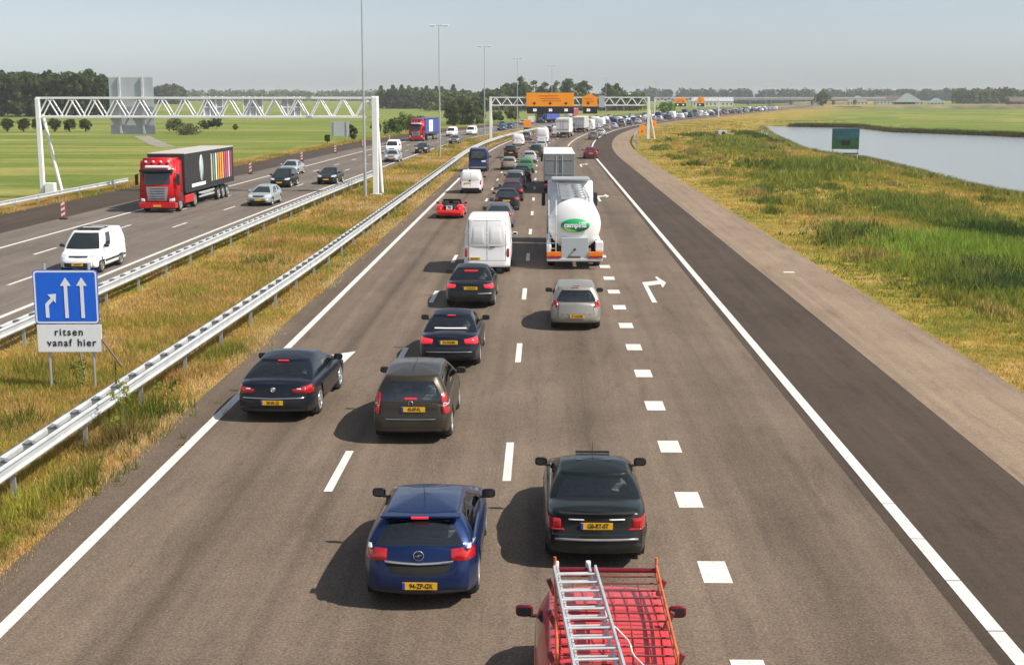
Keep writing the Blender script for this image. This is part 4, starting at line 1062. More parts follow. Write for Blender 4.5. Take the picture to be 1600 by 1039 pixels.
em = MB(); em.prism([(-.02, .82), (.0, .80), (.02, .82), (.025, .87), (-.025, .87)], -2.19, -2.165, 0, 'y'); em.build('emblem', M['chrome'], car)
MB().box((.33, -2.17, .735), (.12, .01, .018)).build('badge', M['chrome'], car)
put(car, 932, 862, 4.45)
# --- brown grey people carrier
c = with_(MPV, seams=seams_common(4.3, .875, .97, door=(-.9, .1, 1.0)) + [([(-.64, 1.0), (-.70, .60), (.70, .60), (.64, 1.0)], 'rear')],
    panels=[('tail_lamp*', 'lampred', [(.71, .70), (.87, .70)], [(.66, 1.14), (.80, 1.14)], 'rear', .025),
            ('tail_lamp_clear*', 'lampclear', [(.70, .86), (.86, .86)], [(.69, .93), (.85, .93)], 'rear', .034),
            ('bumper_edge', 'chrome', [(-.55, .578), (.55, .578)], [(-.55, .592), (.55, .592)], 'rear', .02),
            ('rear_diffuser', 'dark', [(-.70, .23), (.70, .23)], [(-.78, .36), (.78, .36)], 'rear', .012)],
    plates=[(0.06, .80, 'rear', '45-SP-FL')])
car, S = make_car('people_carrier', 'brown grey people carrier with tall tail lamps, behind the dark saloons', 'car', c, P_['brown'])
h = S.hit(0, 1.04, 'rear')[0]
MB().box((0, h.y - .015, 1.03), (.28, .02, .035)).build('brake_lamp', M['lampbrake'], car)
em = MB(); em.lathe([(.05, 0), (.06, .01), (.045, .012)], 'y', (0, S.hit(0, .93, 'rear')[0].y - .015, .93), 20); em.build('emblem', M['chrome'], car)
MB().box((0, -.9, (S.hit(0.004, -.903, 'top') or [Vector((0, 0, 1.545))])[0].z), (.008, 1.2, .006)).build('roof_seam', M['under'], car)
put(car, 642, 674, 4.3)
# --- black coupe-like saloon crossing the edge line
c = with_(SEDAN, L=4.8, W=1.86, wr=.335, seams=seams_common(4.8, .93, .95, door=(-1.0, .05, 1.1)) + [([(-.70, .95), (-.76, .60), (.76, .60), (.70, .95)], 'rear')],
    gh=dict(y0=(-1.95, 1.30), y1=(-1.15, .30), w=(.90, .66), z=1.29, gr=(.10, .93), side=[(.20, .54), (.57, .90)]),
    panels=[('tail_lamp*', 'lampred', [(.50, .72), (.89, .70)], [(.44, .80), (.90, .90)], 'rear', .022), ('lamp_highlight*', 'lampclear', [(.55, .80), (.66, .80)], [(.55, .83), (.66, .83)], 'rear', .03),
            ('chrome_strip', 'chrome', [(-.88, .60), (0, .585), (.88, .60)], [(-.88, .622), (0, .607), (.88, .622)], 'rear', .024),
            ('rear_diffuser', 'dark', [(-.66, .24), (.66, .24)], [(-.76, .34), (.76, .34)], 'rear', .012)],
    sidepanels=[('sill_trim', 'chrome', [(-1.0, .30), (1.0, .30)], [(-1.0, .318), (1.0, .318)], .010)],
    plates=[(-0.02, .50, 'rear', '20-SK-ZJ')])
car, S = make_car('saloon_car', 'black four door coupe with chrome tail strip, straddling the left edge line', 'car', c, P_['black_blue'], glass=M['glass_pale'])
MB().box((0, -1.22, 1.265), (.26, .025, .022)).build('brake_lamp', M['lampbrake'], car)
h = S.hit(0, .80, 'rear')[0]
em = MB(); em.lathe([(.055, 0), (.065, .01), (.052, .014), (.045, .004), (0.002, .004)], 'y', (0, h.y - .018, .80), 24); em.build('emblem', M['chrome'], car)
put(car, 432, 641, 4.8, rz=R(-1.5))
# --- dark saloons in the middle lane
c = with_(SEDAN, L=4.6, W=1.74, seams=seams_common(4.6, .87, .95) + [([(-.66, .95), (-.70, .62), (.70, .62), (.66, .95)], 'rear')],
    panels=[('tail_lamp*', 'lampbrake', [(.46, .74), (.85, .72)], [(.44, .86), (.85, .92)], 'rear', .022),
            ('parcel_shelf_light', 'signwhite', [(-.46, 1.03), (.46, 1.03)], [(-.45, 1.055), (.45, 1.055)], 'rear', .01),
            ('bumper_edge', 'hub', [(-.78, .50), (.78, .50)], [(-.78, .52), (.78, .52)], 'rear', .02)],
    plates=[(0, .78, 'rear', '52-TN-BX')])
car, S = make_car('saloon_car', 'dark blue black saloon with pale shelf in its rear window, brake lamps lit', 'car', c, P_['black_blue'], glass=M['glass_pale'])
MB().box((0, -.95, 1.33), (.24, .025, .022)).build('brake_lamp', M['lampbrake'], car)
put(car, 701, 561, 4.6)
c = with_(SEDAN, L=4.65, W=1.80, seams=seams_common(4.6, .9, .95) + [([(-.66, .95), (-.70, .62), (.70, .62), (.66, .95)], 'rear')],
    gh=dict(y1=(-1.0, .35), w=(.89, .62)), panels=[('tail_lamp*', 'lampbrake', [(.54, .76), (.87, .74)], [(.50, .88), (.87, .92)], 'rear', .022),
            ('bumper_edge', 'hub', [(.30, .55), (.78, .55)], [(.30, .58), (.78, .60)], 'rear', .02)],
    plates=[(0.02, .76, 'rear', '17-LK-VD')])
car, S = make_car('saloon_car', 'greenish black saloon behind the tall white van, wide brake lamp in its rear window', 'car', c, P_['black_green'])
MB().box((0.0, -1.17, 1.25), (.50, .03, .05)).build('brake_lamp', M['lampbrake'], car)
put(car, 734, 470, 4.65)
# --- silver hatchback in the right lane
c = with_(HATCH, L=4.0, W=1.66, wheels=(-1.2, 1.25), seams=seams_common(4, .83, .95, door=(-.8, .9)) + [([(-.55, .9), (-.60, .56), (.60, .56), (.55, .9)], 'rear')],
    gh=dict(y0=(-1.88, 1.25), y1=(-1.62, .25), w=(.92, .72), z=1.42),
    panels=[('tail_lamp*', 'lampred', [(.58, .78), (.81, .76)], [(.64, 1.0), (.80, 1.0)], 'rear', .025)], plates=[(0.02, .50, 'rear', '07-HG-RD')], rim=M['hub'], spokes=7, mirror_mat=M['dark'])
car, S = make_car('hatchback_car', 'silver beige hatchback driving alone behind the milk tanker', 'car', c, P_['silver'])
MB().box((0, -1.68, 1.44), (.22, .03, .025)).build('brake_lamp', M['lampred'], car)
put(car, 900, 503, 4.0)
# --- tall white van
VAN = dict(L=5.3, W=1.98, wr=.34, wheels=(-1.55, 1.75), sill=.26, crown=.01, tumble=.02, rw=.97, bow=.02,
    top=[(0, 1.25), (.5, 1.25), (.74, 1.22), (.80, 1.15), (.92, .98), (1, .80)],
    rear=[(.2, .04), (.36, .0), (.55, .0), (.62, .04), (1.3, .05)],
    gh=dict(y0=(-2.60, 1.75), y1=(-2.56, 1.0), w=(.985, .84), z=2.42, rad=.14, gr=None, side=[(.82, .95)], gs=(.12, .55), gf=(.08, .75), bulge=.05, crown=.03), mirror=(1.5, 1.3), mw=1.0, rim=M['hub'], spokes=6, plates=[])
c = with_(VAN, seams=[([(0, .60), (0, 2.35)], 'rear'), ([(-.80, .60), (-.80, 2.30)], 'rear'), ([(.80, .60), (.80, 2.30)], 'rear'), ([(-.85, .60), (.85, .60)], 'rear'), ([(-.80, 2.32), (.80, 2.32)], 'rear'), ([(1.0, .4), (1.0, 2.1)], 'right'), ([(1.0, .4), (1.0, 2.1)], 'left')],
    panels=[('tail_lamp*', 'lampred', [(.86, .75), (.965, .75)], [(.86, 1.12), (.965, 1.12)], 'rear', .02), ('window_blank*', P_['white'], [(.10, 1.35), (.66, 1.35)], [(.13, 2.05), (.60, 2.05)], 'rear', .018),
            ('door_handle', 'dark', [(.12, 1.16), (.34, 1.16)], [(.12, 1.20), (.34, 1.20)], 'rear', .03)], plates=[(-.55, .68, 'rear', '88-VB-SN')])
car, S = make_car('delivery_van', 'tall plain white delivery van with double rear doors', 'van', c, P_['white'])
put(car, 761, 418, 5.3)
# --- small white van in the left lane, and its oncoming relative
SVAN = dict(L=4.15, W=1.74, wr=.30, wheels=(-1.25, 1.35), sill=.24, crown=.02, tumble=.03, rw=.95,
    top=[(0, 1.05), (.6, 1.05), (.74, 1.02), (.80, .98), (.93, .86), (1, .70)], rear=[(.2, .05), (.36, .0), (.55, .0), (.65, .05), (1.1, .06)],
    gh=dict(y0=(-2.02, 1.35), y1=(-1.96, .62), w=(.975, .76), z=1.76, rad=.14, gr=None, side=[(.66, .93)], gs=(.13, .85), gf=(.08, .92), bulge=.05, crown=.03), mirror=(1.02, 1.1), mw=.98, rim=M['hub'], spokes=6, plates=[], mirror_mat=M['dark'])
c = with_(SVAN, panels=[('tail_lamp*', 'lampred', [(.76, .70), (.85, .70)], [(.76, 1.05), (.85, 1.05)], 'rear', .02), ('door_handle', 'dark', [(-.10, .95), (.02, .95)], [(-.10, 1.10), (.02, 1.10)], 'rear', .02),
        ('bumper', 'dark', [(-.84, .26), (.84, .26)], [(-.84, .50), (.84, .50)], 'rear', .02)], plates=[(-.22, .82, 'rear', None)],
        seams=[([(0, .55), (0, 1.7)], 'rear')])
svan, S = make_car('small_van', 'small white panel van in the left lane behind the dark blue van', 'van', c, P_['white'])
put(svan, 735, 297, 4.15)
c = with_(SVAN, panels=[('headlamp*', 'lampclear', [(.52, .66), (.82, .68)], [(.50, .82), (.82, .86)], 'front', .02), ('bumper', 'dark', [(-.84, .24), (.84, .24)], [(-.85, .56), (.85, .56)], 'front', .02),
        ('grille', 'dark', [(-.40, .70), (.40, .70)], [(-.44, .78), (.44, .78)], 'front', .015)], plates=[(0, .42, 'front', '36-BN-FP')],
        sidepanels=[('rub_strip', 'dark', [(-1.9, .42), (1.7, .42)], [(-1.9, .52), (1.7, .52)], .014)])
car, S = make_car('small_van', 'oncoming small white van with black bumper, just above the blue road sign', 'van', c, P_['white'])
o = MB(); o.bbox(-.55, .55, .05, .55, 1.80, 1.84, 0, .02); o.box((0, -.55, 1.83), (1.1, .03, .03), 0); o.box((-.55, -.2, 1.83), (.03, .8, .03), 0); o.box((.55, -.2, 1.83), (.03, .8, .03), 0); o.build('roof_rack', M['dark'], car)
put(car, 121, 418, 4.15, rz=math.pi)
# --- dark blue tall van with windows
c = with_(VAN, L=5.0, W=1.93, wheels=(-1.45, 1.6), gh=dict(y0=(-2.45, 1.6), z=2.35, gr=(.12, .80), ri=.12), panels=[('tail_lamp*', 'lampred', [(.84, .75), (.94, .75)], [(.84, 1.0), (.94, 1.0)], 'rear', .02),
     ('bumper', 'hub', [(-.85, .28), (.85, .28)], [(-.85, .50), (.85, .50)], 'rear', .02), ('sticker', 'signwhite', [(.34, .95), (.76, .95)], [(.34, 1.12), (.76, 1.15)], 'rear', .02)])
car, S = make_car('minibus', 'dark blue high roof minibus in the left lane ahead of the small white van', 'van', c, P_['navy'], glass=M['glass_pale'])
put(car, 747, 264, 5.0)
# --- open red sports car
def roadster():
    t = thing('sports_car', 'low open red sports car with bulging rear wings and a white number tag', 'car')
    c = dict(L=4.0, W=1.74, wr=.30, wheels=(-1.2, 1.25), sill=.16, crown=-.02, tumble=.12, shoulder=.16, bow=.08, rw=.84, fw=.72,
        top=[(0, .52), (.08, .68), (.25, .76), (.42, .74), (.6, .72), (.8, .66), (.93, .55), (1, .40)], rear=[(.15, .10), (.3, .02), (.45, 0), (.7, .12)], gh=dict(y0=(-.9, .6), y1=(-.6, .3), w=(.5, .4), z=.74, gr=None, side=[], gf=(2, 3)))
    S = Shell(c, 1.0)
    b = MB(); b.v = list(S.low.v); b.f = list(S.low.f); b.m = list(S.low.m); b.sm = list(S.low.sm); b.box((0, 0, .30), (1.4, 3.6, .2), 1)
    body = b.build('body', [P_['sport_red'], M['under']], t)
    for sx in (-1, 1):
        m = MB(); bm = bmesh.new(); bmesh.ops.create_uvsphere(bm, u_segments=20, v_segments=12, radius=1)
        for v in bm.verts: v.co = (sx * .60 + v.co.x * .27, -1.30 + v.co.y * .68, .58 + v.co.z * .30)
        bm.verts.ensure_lookup_table(); m.add([v.co[:] for v in bm.verts], [[v.index for v in f.verts] for f in bm.faces], 0, True); bm.free(); m.build('rear_wing', P_['sport_red'], t)
        MB().lathe([(.055, 0), (.05, -.02), (0.002, -.025)], 'y', (sx * .62, -1.96, .52), 14).build('tail_lamp', M['lampred'], t)
        ty, rm = wheel_mesh(.30, .2, 8); w = ty.build('wheel', M['rubber'], t); rmo = rm.build('rim', [M['alloy'], M['under']], w); w.location = (sx * .76, -1.2, .30); w.rotation_euler = (0, 0, 0 if sx > 0 else math.pi)
        ty, rm = wheel_mesh(.30, .2, 8); w = ty.build('wheel', M['rubber'], t); rmo = rm.build('rim', [M['alloy'], M['under']], w); w.location = (sx * .76, 1.25, .30); w.rotation_euler = (0, 0, 0 if sx > 0 else math.pi)
        s = MB(); s.bbox(sx * .34 - .22, sx * .34 + .22, -.62, -.48, .60, 1.02, 0, .06); s.bbox(sx * .34 - .20, sx * .34 + .20, -.5, .02, .55, .68, 0, .05); s.build('seat', M['dark'], t)
        mirror_mesh(sx, .45, .78, .78).build('mirror', [P_['sport_red'], M['dark'], M['glass']], t)
    m = MB(); m.bbox(-.34, .34, -1.90, -.85, .60, .84, 0, .06); m.build('luggage_cover', M['under'], t)
    m = MB(); m.bbox(-.62, .62, -.85, .50, .66, .745, 0, .03); m.build('cockpit', M['under'], t)
    m = MB(); m.add([(-.62, .62, .74), (.62, .62, .74), (.54, .42, 1.05), (-.54, .42, 1.05)], [(0, 1, 2, 3)], 0); m.add([(-.62, .63, .74), (.62, .63, .74), (.54, .43, 1.05), (-.54, .43, 1.05)], [(3, 2, 1, 0)], 0)
    m.path([(-.62, .62, .74), (-.54, .42, 1.06), (.54, .42, 1.06), (.62, .62, .74)], .018, 6, 1); m.build('windshield', [M['glass'], M['dark']], t)
    pl = MB(); pl.box((0, -1.93, .70), (.40, .02, .24)); pl.build('number_tag', M['signwhite'], t)
    text_mesh('tag_characters', '70', .22, M['ink'], t, (0, -1.945, .70), (R(90), 0, 0), .003, bold=.006)
    m = MB(); m.tube((-.45, -1.98, .34), (.45, -1.98, .34), .035, 8); m.build('bumper', M['chrome'], t)
    return t
car = roadster(); put(car, 702, 335, 4.0)
# --- red van with roof rack and ladder
c = with_(SVAN, L=5.0, W=1.70, wheels=(-1.55, 1.50), top=[(0, 1.05), (.6, 1.03), (.70, 1.0), (.78, .95), (.93, .82), (1, .68)],
    gh=dict(y0=(-2.44, 1.20), y1=(-2.38, .32), w=(.97, .80), z=1.80, rad=.16, side=[(.62, .93)], gs=(.10, .82), crown=.04), mirror=(1.12, 1.08), mw=1.0, mirror_mat=P_['dred'],
    panels=[('tail_lamp*', 'lampred', [(.74, .70), (.84, .70)], [(.74, 1.05), (.84, 1.05)], 'rear', .02)], plates=[(0, .6, 'rear', None)])
van, S = make_car('service_van', 'red service van with orange roof rack, cut off by the bottom of the picture', 'van', c, P_['red'])
for i in range(8):
    hh_ = S.hit((i - 3.5) * .155, -.853, 'top'); zr_ = hh_[0].z if hh_ else 1.87
    MB().box(((i - 3.5) * .155, -1.0, zr_ + .004), (.012, 2.4, .014)).build('roof_rib', P_['red'], van)
VX = at(938, 948, 1.12)[0]; VYv = 14.88
van.location = (VX, VYv, 0)
RK = 2.04
def rack():
    m = MB(); zt = RK + .08; fy = .12; ry = -2.45
    rk = []
    for s_ in (-1, 1):
        r = MB(); r.path([(s_ * .60, fy, zt), (s_ * .60, ry, zt)], .016, 8); r.path([(s_ * .60, fy, RK - .02), (s_ * .60, ry, RK - .02)], .016, 8)
        for k in range(8):
            y = lerp(fy, ry, k / 7); r.tube((s_ * .60, y, RK - .02), (s_ * .60, y, zt), .011, 6)
        r.tube((s_ * .60, fy, zt + .10), (s_ * .60, fy, RK - .05), .018, 8)
        r.build('rack_rail', M['rackorange'], van)
    for k in range(12):
        y = lerp(fy - .10, ry, k / 11); b = MB(); b.tube((-.60, y, RK - .02), (.60, y, RK - .02), .011, 6); b.build('rack_bar', M['rackdark'], van)
    b = MB(); b.tube((-.60, fy, RK + .02), (.60, fy, RK + .02), .030, 10); b.build('rack_roller', P_['dred'], van)
    for y in (fy - .25, -1.1, -2.2):
        for s_ in (-1, 1):
            b = MB(); b.box((s_ * .64, y, RK - .10), (.05, .06, .20), 0, Matrix.Rotation(s_ * .4, 3, 'Y')); b.build('rack_foot', M['rackdark'], van)
M['rackorange'] = mat('rack_orange_paint', (0.52, 0.12, 0.045), .6, var=.3, scale=8); M['rackdark'] = mat('rack_dark_red_bar', (0.17, 0.035, 0.03), .6, var=.2)
rack()
M['alu'] = mat('ladder_aluminium', (0.62, 0.64, 0.65), .38, .5, var=.15, scale=5)
lad = thing('ladder', 'extending aluminium ladder tied on the red van roof rack', 'ladder', (at(896, 872, 2.2)[0], van.location.y, RK + .06), R(3.6))
def rails(xa, xb, y0, y1, z, nm='ladder'):
    for x in (xa, xb):
        m = MB(); m.bbox(x - .014, x + .014, y0, y1, z - .035, z + .035, 0, .005); m.build('side_rail', M['alu'], lad)
    n = int((y1 - y0) / .26)
    for i in range(n):
        y = y0 + .14 + i * .26; m = MB(); m.tube((xa, y, z), (xb, y, z), .015, 8); m.build('rung', M['alu'], lad)
rails(-.19, .19, -3.1, .17, .0); rails(-.24, .24, -3.1, -.15, .085)
for x in (-.19, .19): MB().bbox(x - .028, x + .028, .15, .20, -.04, .05, 0, .01).build('end_cap', M['signwhite'], lad)
rp = thing('rope', 'pale rope trailing from the ladder over the van roof', 'rope', (lad.location.x + .26, van.location.y - .35, RK + .07))
pts = [(-.02 + .03 * math.sin(i * .9) + .42 * (i / 14) ** 1.2, -.40 - 1.9 * i / 14, .05 - .085 * min(1, i / 4) + .008 * math.sin(i * 2.1)) for i in range(15)]
m = MB(); m.path(pts, .011, 6); m.build('rope_strand', mat('rope_fibre', (.62, .60, .52), .9, var=.2), rp)
# ------------------------------------------------------------------ trucks
def wheelset(t, x, y, r=.50, w=.30, dual=False, rim=None):
    if 'tw' not in globals():
        ty, rm = wheel_mesh(.5, .30, 8); a = ty.build('wheel', M['rubber']); b = rm.build('rim', [M['alloy'], M['under']])
        globals()['tw'] = (a.data, b.data); bpy.data.objects.remove(a); bpy.data.objects.remove(b)
    for s_ in (-1, 1):
        w = bpy.data.objects.new('wheel', tw[0]); link(w, t); rr = bpy.data.objects.new('rim', tw[1]); link(rr, w)
        w.location = (s_ * x, y, r); w.scale = (w_scale := (1, r / .5, r / .5)); w.rotation_euler = (0, 0, 0 if s_ > 0 else math.pi)
def cab(t, y0, paint_m, H=3.6, Wd=2.46, face=True, visor=True, L=2.1):
    """tractor cab whose front is at y0"""
    bm = bmesh.new(); bmesh.ops.create_cube(bm, size=1.0)
    for v in bm.verts:
        top = v.co.z > 0; fr = v.co.y > 0
        v.co = (v.co.x * Wd * (.94 if top else 1), (y0 - (.42 if top and fr else 0) if fr else y0 - L), (H if top else .55))
    bmesh.ops.subdivide_edges(bm, edges=bm.edges[:], cuts=1, use_grid_fill=True)
    bmesh.ops.bevel(bm, geom=[e for e in bm.edges if e.is_boundary is False and len(e.link_faces) == 2 and e.calc_face_angle(0) > .5], offset=.16, segments=4, affect='EDGES')
    for f in bm.faces: f.smooth = True
    bm.verts.ensure_lookup_table(); m = MB(); m.add([v.co[:] for v in bm.verts], [[v.index for v in f.verts] for f in bm.faces], 0, True)
    bv = BVHTree.FromBMesh(bm); bm.free()
    o = m.build('cab', paint_m, t)
    class S_: pass
    s = Shell.__new__(Shell); s.bvh = bv
    def pn(name, mt, bot, top, d='front', lift=.02, both=False):
        for sx in ((1, -1) if both else (1,)):
            mb = MB(); Shell.patch(s, mb, [(sx * a, b) for a, b in bot] if d == 'front' else bot, [(sx * a, b) for a, b in top] if d == 'front' else top, d, lift)
            if mb.f: mb.build(name, M[mt] if isinstance(mt, str) else mt, t)
    if face:
        hw = Wd / 2
        pn('windshield', 'glass', [(-hw * .86, 1.85), (hw * .86, 1.85)], [(-hw * .82, 2.65), (hw * .82, 2.65)])
        pn('grille', 'hub', [(-hw * .50, .80), (hw * .50, .80)], [(-hw * .60, 1.70), (hw * .60, 1.70)], lift=.03)
        for k in range(5): pn('grille_slat', 'under', [(-hw * .46, .90 + k * .16), (hw * .46, .90 + k * .16)], [(-hw * .46, .95 + k * .16), (hw * .46, .95 + k * .16)], lift=.045)
        pn('headlamp', 'lampclear', [(hw * .66, .72), (hw * .93, .74)], [(hw * .66, .92), (hw * .93, .98)], both=True, lift=.03)
        if visor:
            m = MB(); m.bbox(-hw * .88, hw * .88, y0 - .30, y0 + .06, 2.66, 2.84, 0, .03); m.build('sun_visor', M['under'], t)
            pn('light_board', 'signwhite', [(-hw * .66, 2.90), (hw * .66, 2.90)], [(-hw * .64, 3.08), (hw * .64, 3.08)], lift=.04)
            for k in range(4): MB().lathe([(.09, -.05), (.095, .03), (.08, .05), (.002, .05)], 'y', (-.75 + .5 * k, y0 - .36, 3.32), 14).build('spot_lamp', M['lampclear'], t)
    for d in ('right', 'left'):
        pn('side_window', 'glass', [(y0 - 1.25, 1.95), (y0 - .35, 1.85)], [(y0 - 1.25, 2.55), (y0 - .50, 2.55)], d)
        pn('door_seam', 'under', [(y0 - 1.36, .9), (y0 - 1.34, .9)], [(y0 - 1.36, 2.7), (y0 - 1.34, 2.7)], d, .006)
    for s_ in (-1, 1):
        m = MB(); m.bbox(s_ * (Wd / 2 + .16) - .10, s_ * (Wd / 2 + .16) + .10, y0 - .38, y0 - .22, 1.80, 2.50, 0, .03); m.tube((s_ * (Wd / 2 - .1), y0 - .3, 2.55), (s_ * (Wd / 2 + .16), y0 - .3, 2.50), .02, 6)
        m.build('mirror', M['dark'], t)
    m = MB(); m.bbox(-Wd / 2, Wd / 2, y0 - .55, y0 + .04, .30, .68, 0, .05); m.build('bumper', paint_m, t)
def chassis(t, y0, y1, z=.75):
    m = MB(); m.box((0, (y0 + y1) / 2, z), (.9, abs(y1 - y0), .28)); m.build('chassis', M['under'], t)
def curtain_trailer(t, y0, y1, z0, z1, side_m, roof_m, Wd=2.5, rear_m=None):
    m = MB(); m.bbox(-Wd / 2, Wd / 2, y0, y1, z0, z1, 0, .03); m.build('trailer_body', side_m, t)
    m = MB(); m.bbox(-Wd / 2 - .01, Wd / 2 + .01, y0 - .01, y1 + .01, z1 - .05, z1 + .03, 0, .02); m.build('trailer_roof', roof_m, t)
    m = MB()
    for s_ in (-1, 1):
        m.box((s_ * (Wd / 2 + .004), (y0 + y1) / 2, z0 + .04), (.03, y1 - y0, .14)); m.box((s_ * (Wd / 2 + .004), (y0 + y1) / 2, z1 - .10), (.03, y1 - y0, .12))
    for s_ in (-1, 1):
        n = int((y1 - y0) / .6)
        for k in range(n): m.box((s_ * (Wd / 2 + .008), y0 + .3 + k * .6, z0 + .10), (.02, .05, .26)); m.box((s_ * (Wd / 2 + .003), y0 + .3 + k * .6, (z0 + z1) / 2), (.008, .02, z1 - z0 - .3))
    m.build('trailer_edge', M['dark'], t)
# red truck with black curtain trailer -------------------------------------
M['curtain_black'] = mat('black_curtain', (.028, .026, .030), .5, var=.15, scale=2, bmp=.2); M['trailer_roof'] = mat('pale_roof_sheet', (.45, .43, .39), .6, var=.08)
t = thing('articulated_truck', 'oncoming red truck with black curtain trailer and coloured vertical stripes', 'truck')
cab(t, 8.0, P_['truck_red'], 3.55); chassis(t, -8, 7.4)
curtain_trailer(t, -8.0, 5.6, 1.15, 3.78, M['curtain_black'], M['trailer_roof'])
for s_ in (-1, 1):
    for k, cc in enumerate([(.50, .50, .32), (.12, .32, .22), (.70, .72, .70), (.80, .30, .03), (.85, .36, .05), (.80, .42, .18), (.62, .10, .08), (.55, .12, .30), (.62, .58, .62), (.45, .03, .05)]):
        y = -1.4 - k * .64
        if k % 2 == 0: key = ('stripe_%d' % k)
        mm = M.setdefault('st%d' % k, mat('curtain_print_%d' % k, cc, .5, var=.1))
        m = MB(); m.box((s_ * 1.258, y, 2.50), (.012, .34, 1.95)); m.build('stripe', mm, t)
    m = MB(); m.lathe([(.002, 0), (.46, 0), (.46, .012), (.002, .012)], 'x', (0, 0, 0), 28)
    o = m.build('oval_print', mat('pale_oval_print', (.45, .52, .50), .5, var=.5, scale=2), t); o.location = (s_ * 1.256 - (.012 if s_ < 0 else 0), 1.4, 2.62); o.scale = (1, 1.1, 2.0)
    m = MB(); m.box((s_ * 1.258, 2.2, 1.52), (.012, 3.6, .24)); m.build('lettering_band', M['signwhite'], t)
    m = MB(); m.bbox(s_ * 1.02 - .16, s_ * 1.02 + .16, 3.2, 5.4, .42, .98, 0, .06); m.build('side_skirt', P_['truck_red'], t)
    m = MB(); m.bbox(s_ * 1.12 - .04, s_ * 1.12 + .04, -2.4, 1.8, .55, .66, 0, .02); m.bbox(s_ * 1.12 - .04, s_ * 1.12 + .04, -2.4, 1.8, .82, .93, 0, .02); m.build('side_guard', M['rail'], t)
wheelset(t, 1.05, 6.7); wheelset(t, 1.02, 3.0)
for y in (-3.4, -4.7, -6.0): wheelset(t, 1.05, y, .48)
m = MB(); m.bbox(-.26, .26, 8.03, 8.06, .40, .52, 0, .005); m.build('number_plate', M['plate'], t)
X, Y = at(248, 327, 0.25); t.location = (X, Y + 8.0, 0); t.rotation_euler = (0, 0, math.pi + R(-.6))
# white milk tanker ---------------------------------------------------------
t = thing('tanker_truck', 'white milk tanker with a green oval badge on its domed rear end', 'truck')
M['tankwhite'] = mat('glossy_white_tank', (.80, .80, .78), .28, var=.03, scale=1, coat=.5)
r_, zc = 1.16, 1.96
m = MB(); prof = [(.002, -6.32), (.30, -6.30), (.60, -6.24), (.85, -6.15), (1.0, -6.06), (r_ * .97, -5.95), (r_, -5.85), (r_, -1), (r_, 3.4), (r_ * .95, 3.5), (.8, 3.6), (.3, 3.68), (.002, 3.7)]
m.lathe(prof[:7], 'y', (0, 0, zc), 48); m.lathe(prof[6:], 'y', (0, 0, zc), 48, 1); m.build('tank', [M['tankwhite'], mat('dull_tank_shell', (.50, .51, .52), .35, .3, var=.15, scale=.8)], t)
for y in (-5.4, -3.2, -1.0, 1.2, 3.2):
    m = MB(); m.lathe([(r_ + .002, -.03), (r_ + .014, -.025), (r_ + .014, .025), (r_ + .002, .03)], 'y', (0, y, zc), 48); m.build('tank_band', M['rail'], t)
m = MB(); m.lathe([(.002, 0), (.64, 0), (.64, .02), (.002, .02)], 'y', (0, 0, 0), 48)
M['badgegreen'] = mat('badge_green', (.01, .30, .09), .4, var=.25, scale=1.2); M['badgelight'] = mat('badge_light_green', (.20, .52, .07), .4, var=.1)
o = m.build('badge', M['badgegreen'], t); o.location = (0.01, -6.345, zc); o.scale = (1, 1, .46)
m = MB(); m.prism([(.64 * math.cos(a) * .8 - .05, .64 * math.sin(a) * .40 - .02) for a in [R(x) for x in range(190, 300, 10)]], -.03, -.024, 0, 'y'); k = m.build('badge_swoosh', M['badgelight'], t); k.location = (0, -6.328, zc)
text_mesh('badge_lettering', 'campina', .30, M['signwhite'], t, (0.01, -6.362, zc + .01), (R(90), 0, 0), .004, spacing=1.0, bold=.012)
m = MB(); m.bbox(-.60, .60, -6.36, -6.20, .46, 1.42, 0, .02); m.build('rear_cabinet', M['greypanel'], t)
m = MB(); m.bbox(-1.24, 1.24, -6.42, -6.22, .36, .50, 0, .03); m.build('rear_bumper', M['rail'], t)
for s_ in (-1, 1):
    m = MB(); m.bbox(s_ * .93 - .31, s_ * .93 + .31, -6.44, -6.34, .60, .80, 0, .02); m.build('tail_lamp', M['lampamber'], t)
    m = MB(); m.bbox(s_ * .93 - .31, s_ * .93 + .31, -6.44, -6.35, .52, .60, 0, .01); m.build('brake_lamp', M['lampred'], t)
    m = MB(); m.bbox(s_ * 1.14 - .10, s_ * 1.14 + .10, -6.2, -1.5, .62, 1.10, 0, .04); m.build('mudguard', M['white'], t)
    m = MB(); m.box((s_ * .45, -1.2, .80), (.10, 10, .24)); m.build('chassis_beam', M['under'], t)
m = MB(); m.bbox(.92, 1.26, -6.30, -5.6, .80, 1.22, 0, .03); m.build('valve_box', M['white'], t)
m = MB()
for x in (-1.16, -.84): m.path([(x, -6.42, .55), (x, -6.42, 2.4), (x, -6.0, 3.05)], .02, 6)
for k in range(8): m.tube((-1.16, -6.42, .7 + .24 * k), (-.84, -6.42, .7 + .24 * k), .015, 6)
m.build('rear_ladder', M['rail'], t)
m = MB(); m.bbox(-.62, -.10, -5.9, 3.2, 3.05, 3.10, 0, .015)
for k in range(6): m.lathe([(.26, 0), (.26, .12), (.20, .16), (.002, .17)], 'z', (.25, -5.0 + 1.5 * k, 3.04), 18)
m.path([(-.72, -5.9, 3.0), (-.72, -5.9, 3.22), (-.72, 3.1, 3.22), (-.72, 3.1, 3.0)], .018, 6); m.path([(.62, -5.9, 2.95), (.62, -5.9, 3.18), (.62, 3.1, 3.18), (.62, 3.1, 2.95)], .018, 6)
for k in range(12): m.tube((-.72, -5.9 + .8 * k, 3.19), (.62, -5.9 + .8 * k, 3.15), .015, 6)
m.build('catwalk', mat('grey_catwalk', (.30, .31, .32), .5, .3, var=.25), t)
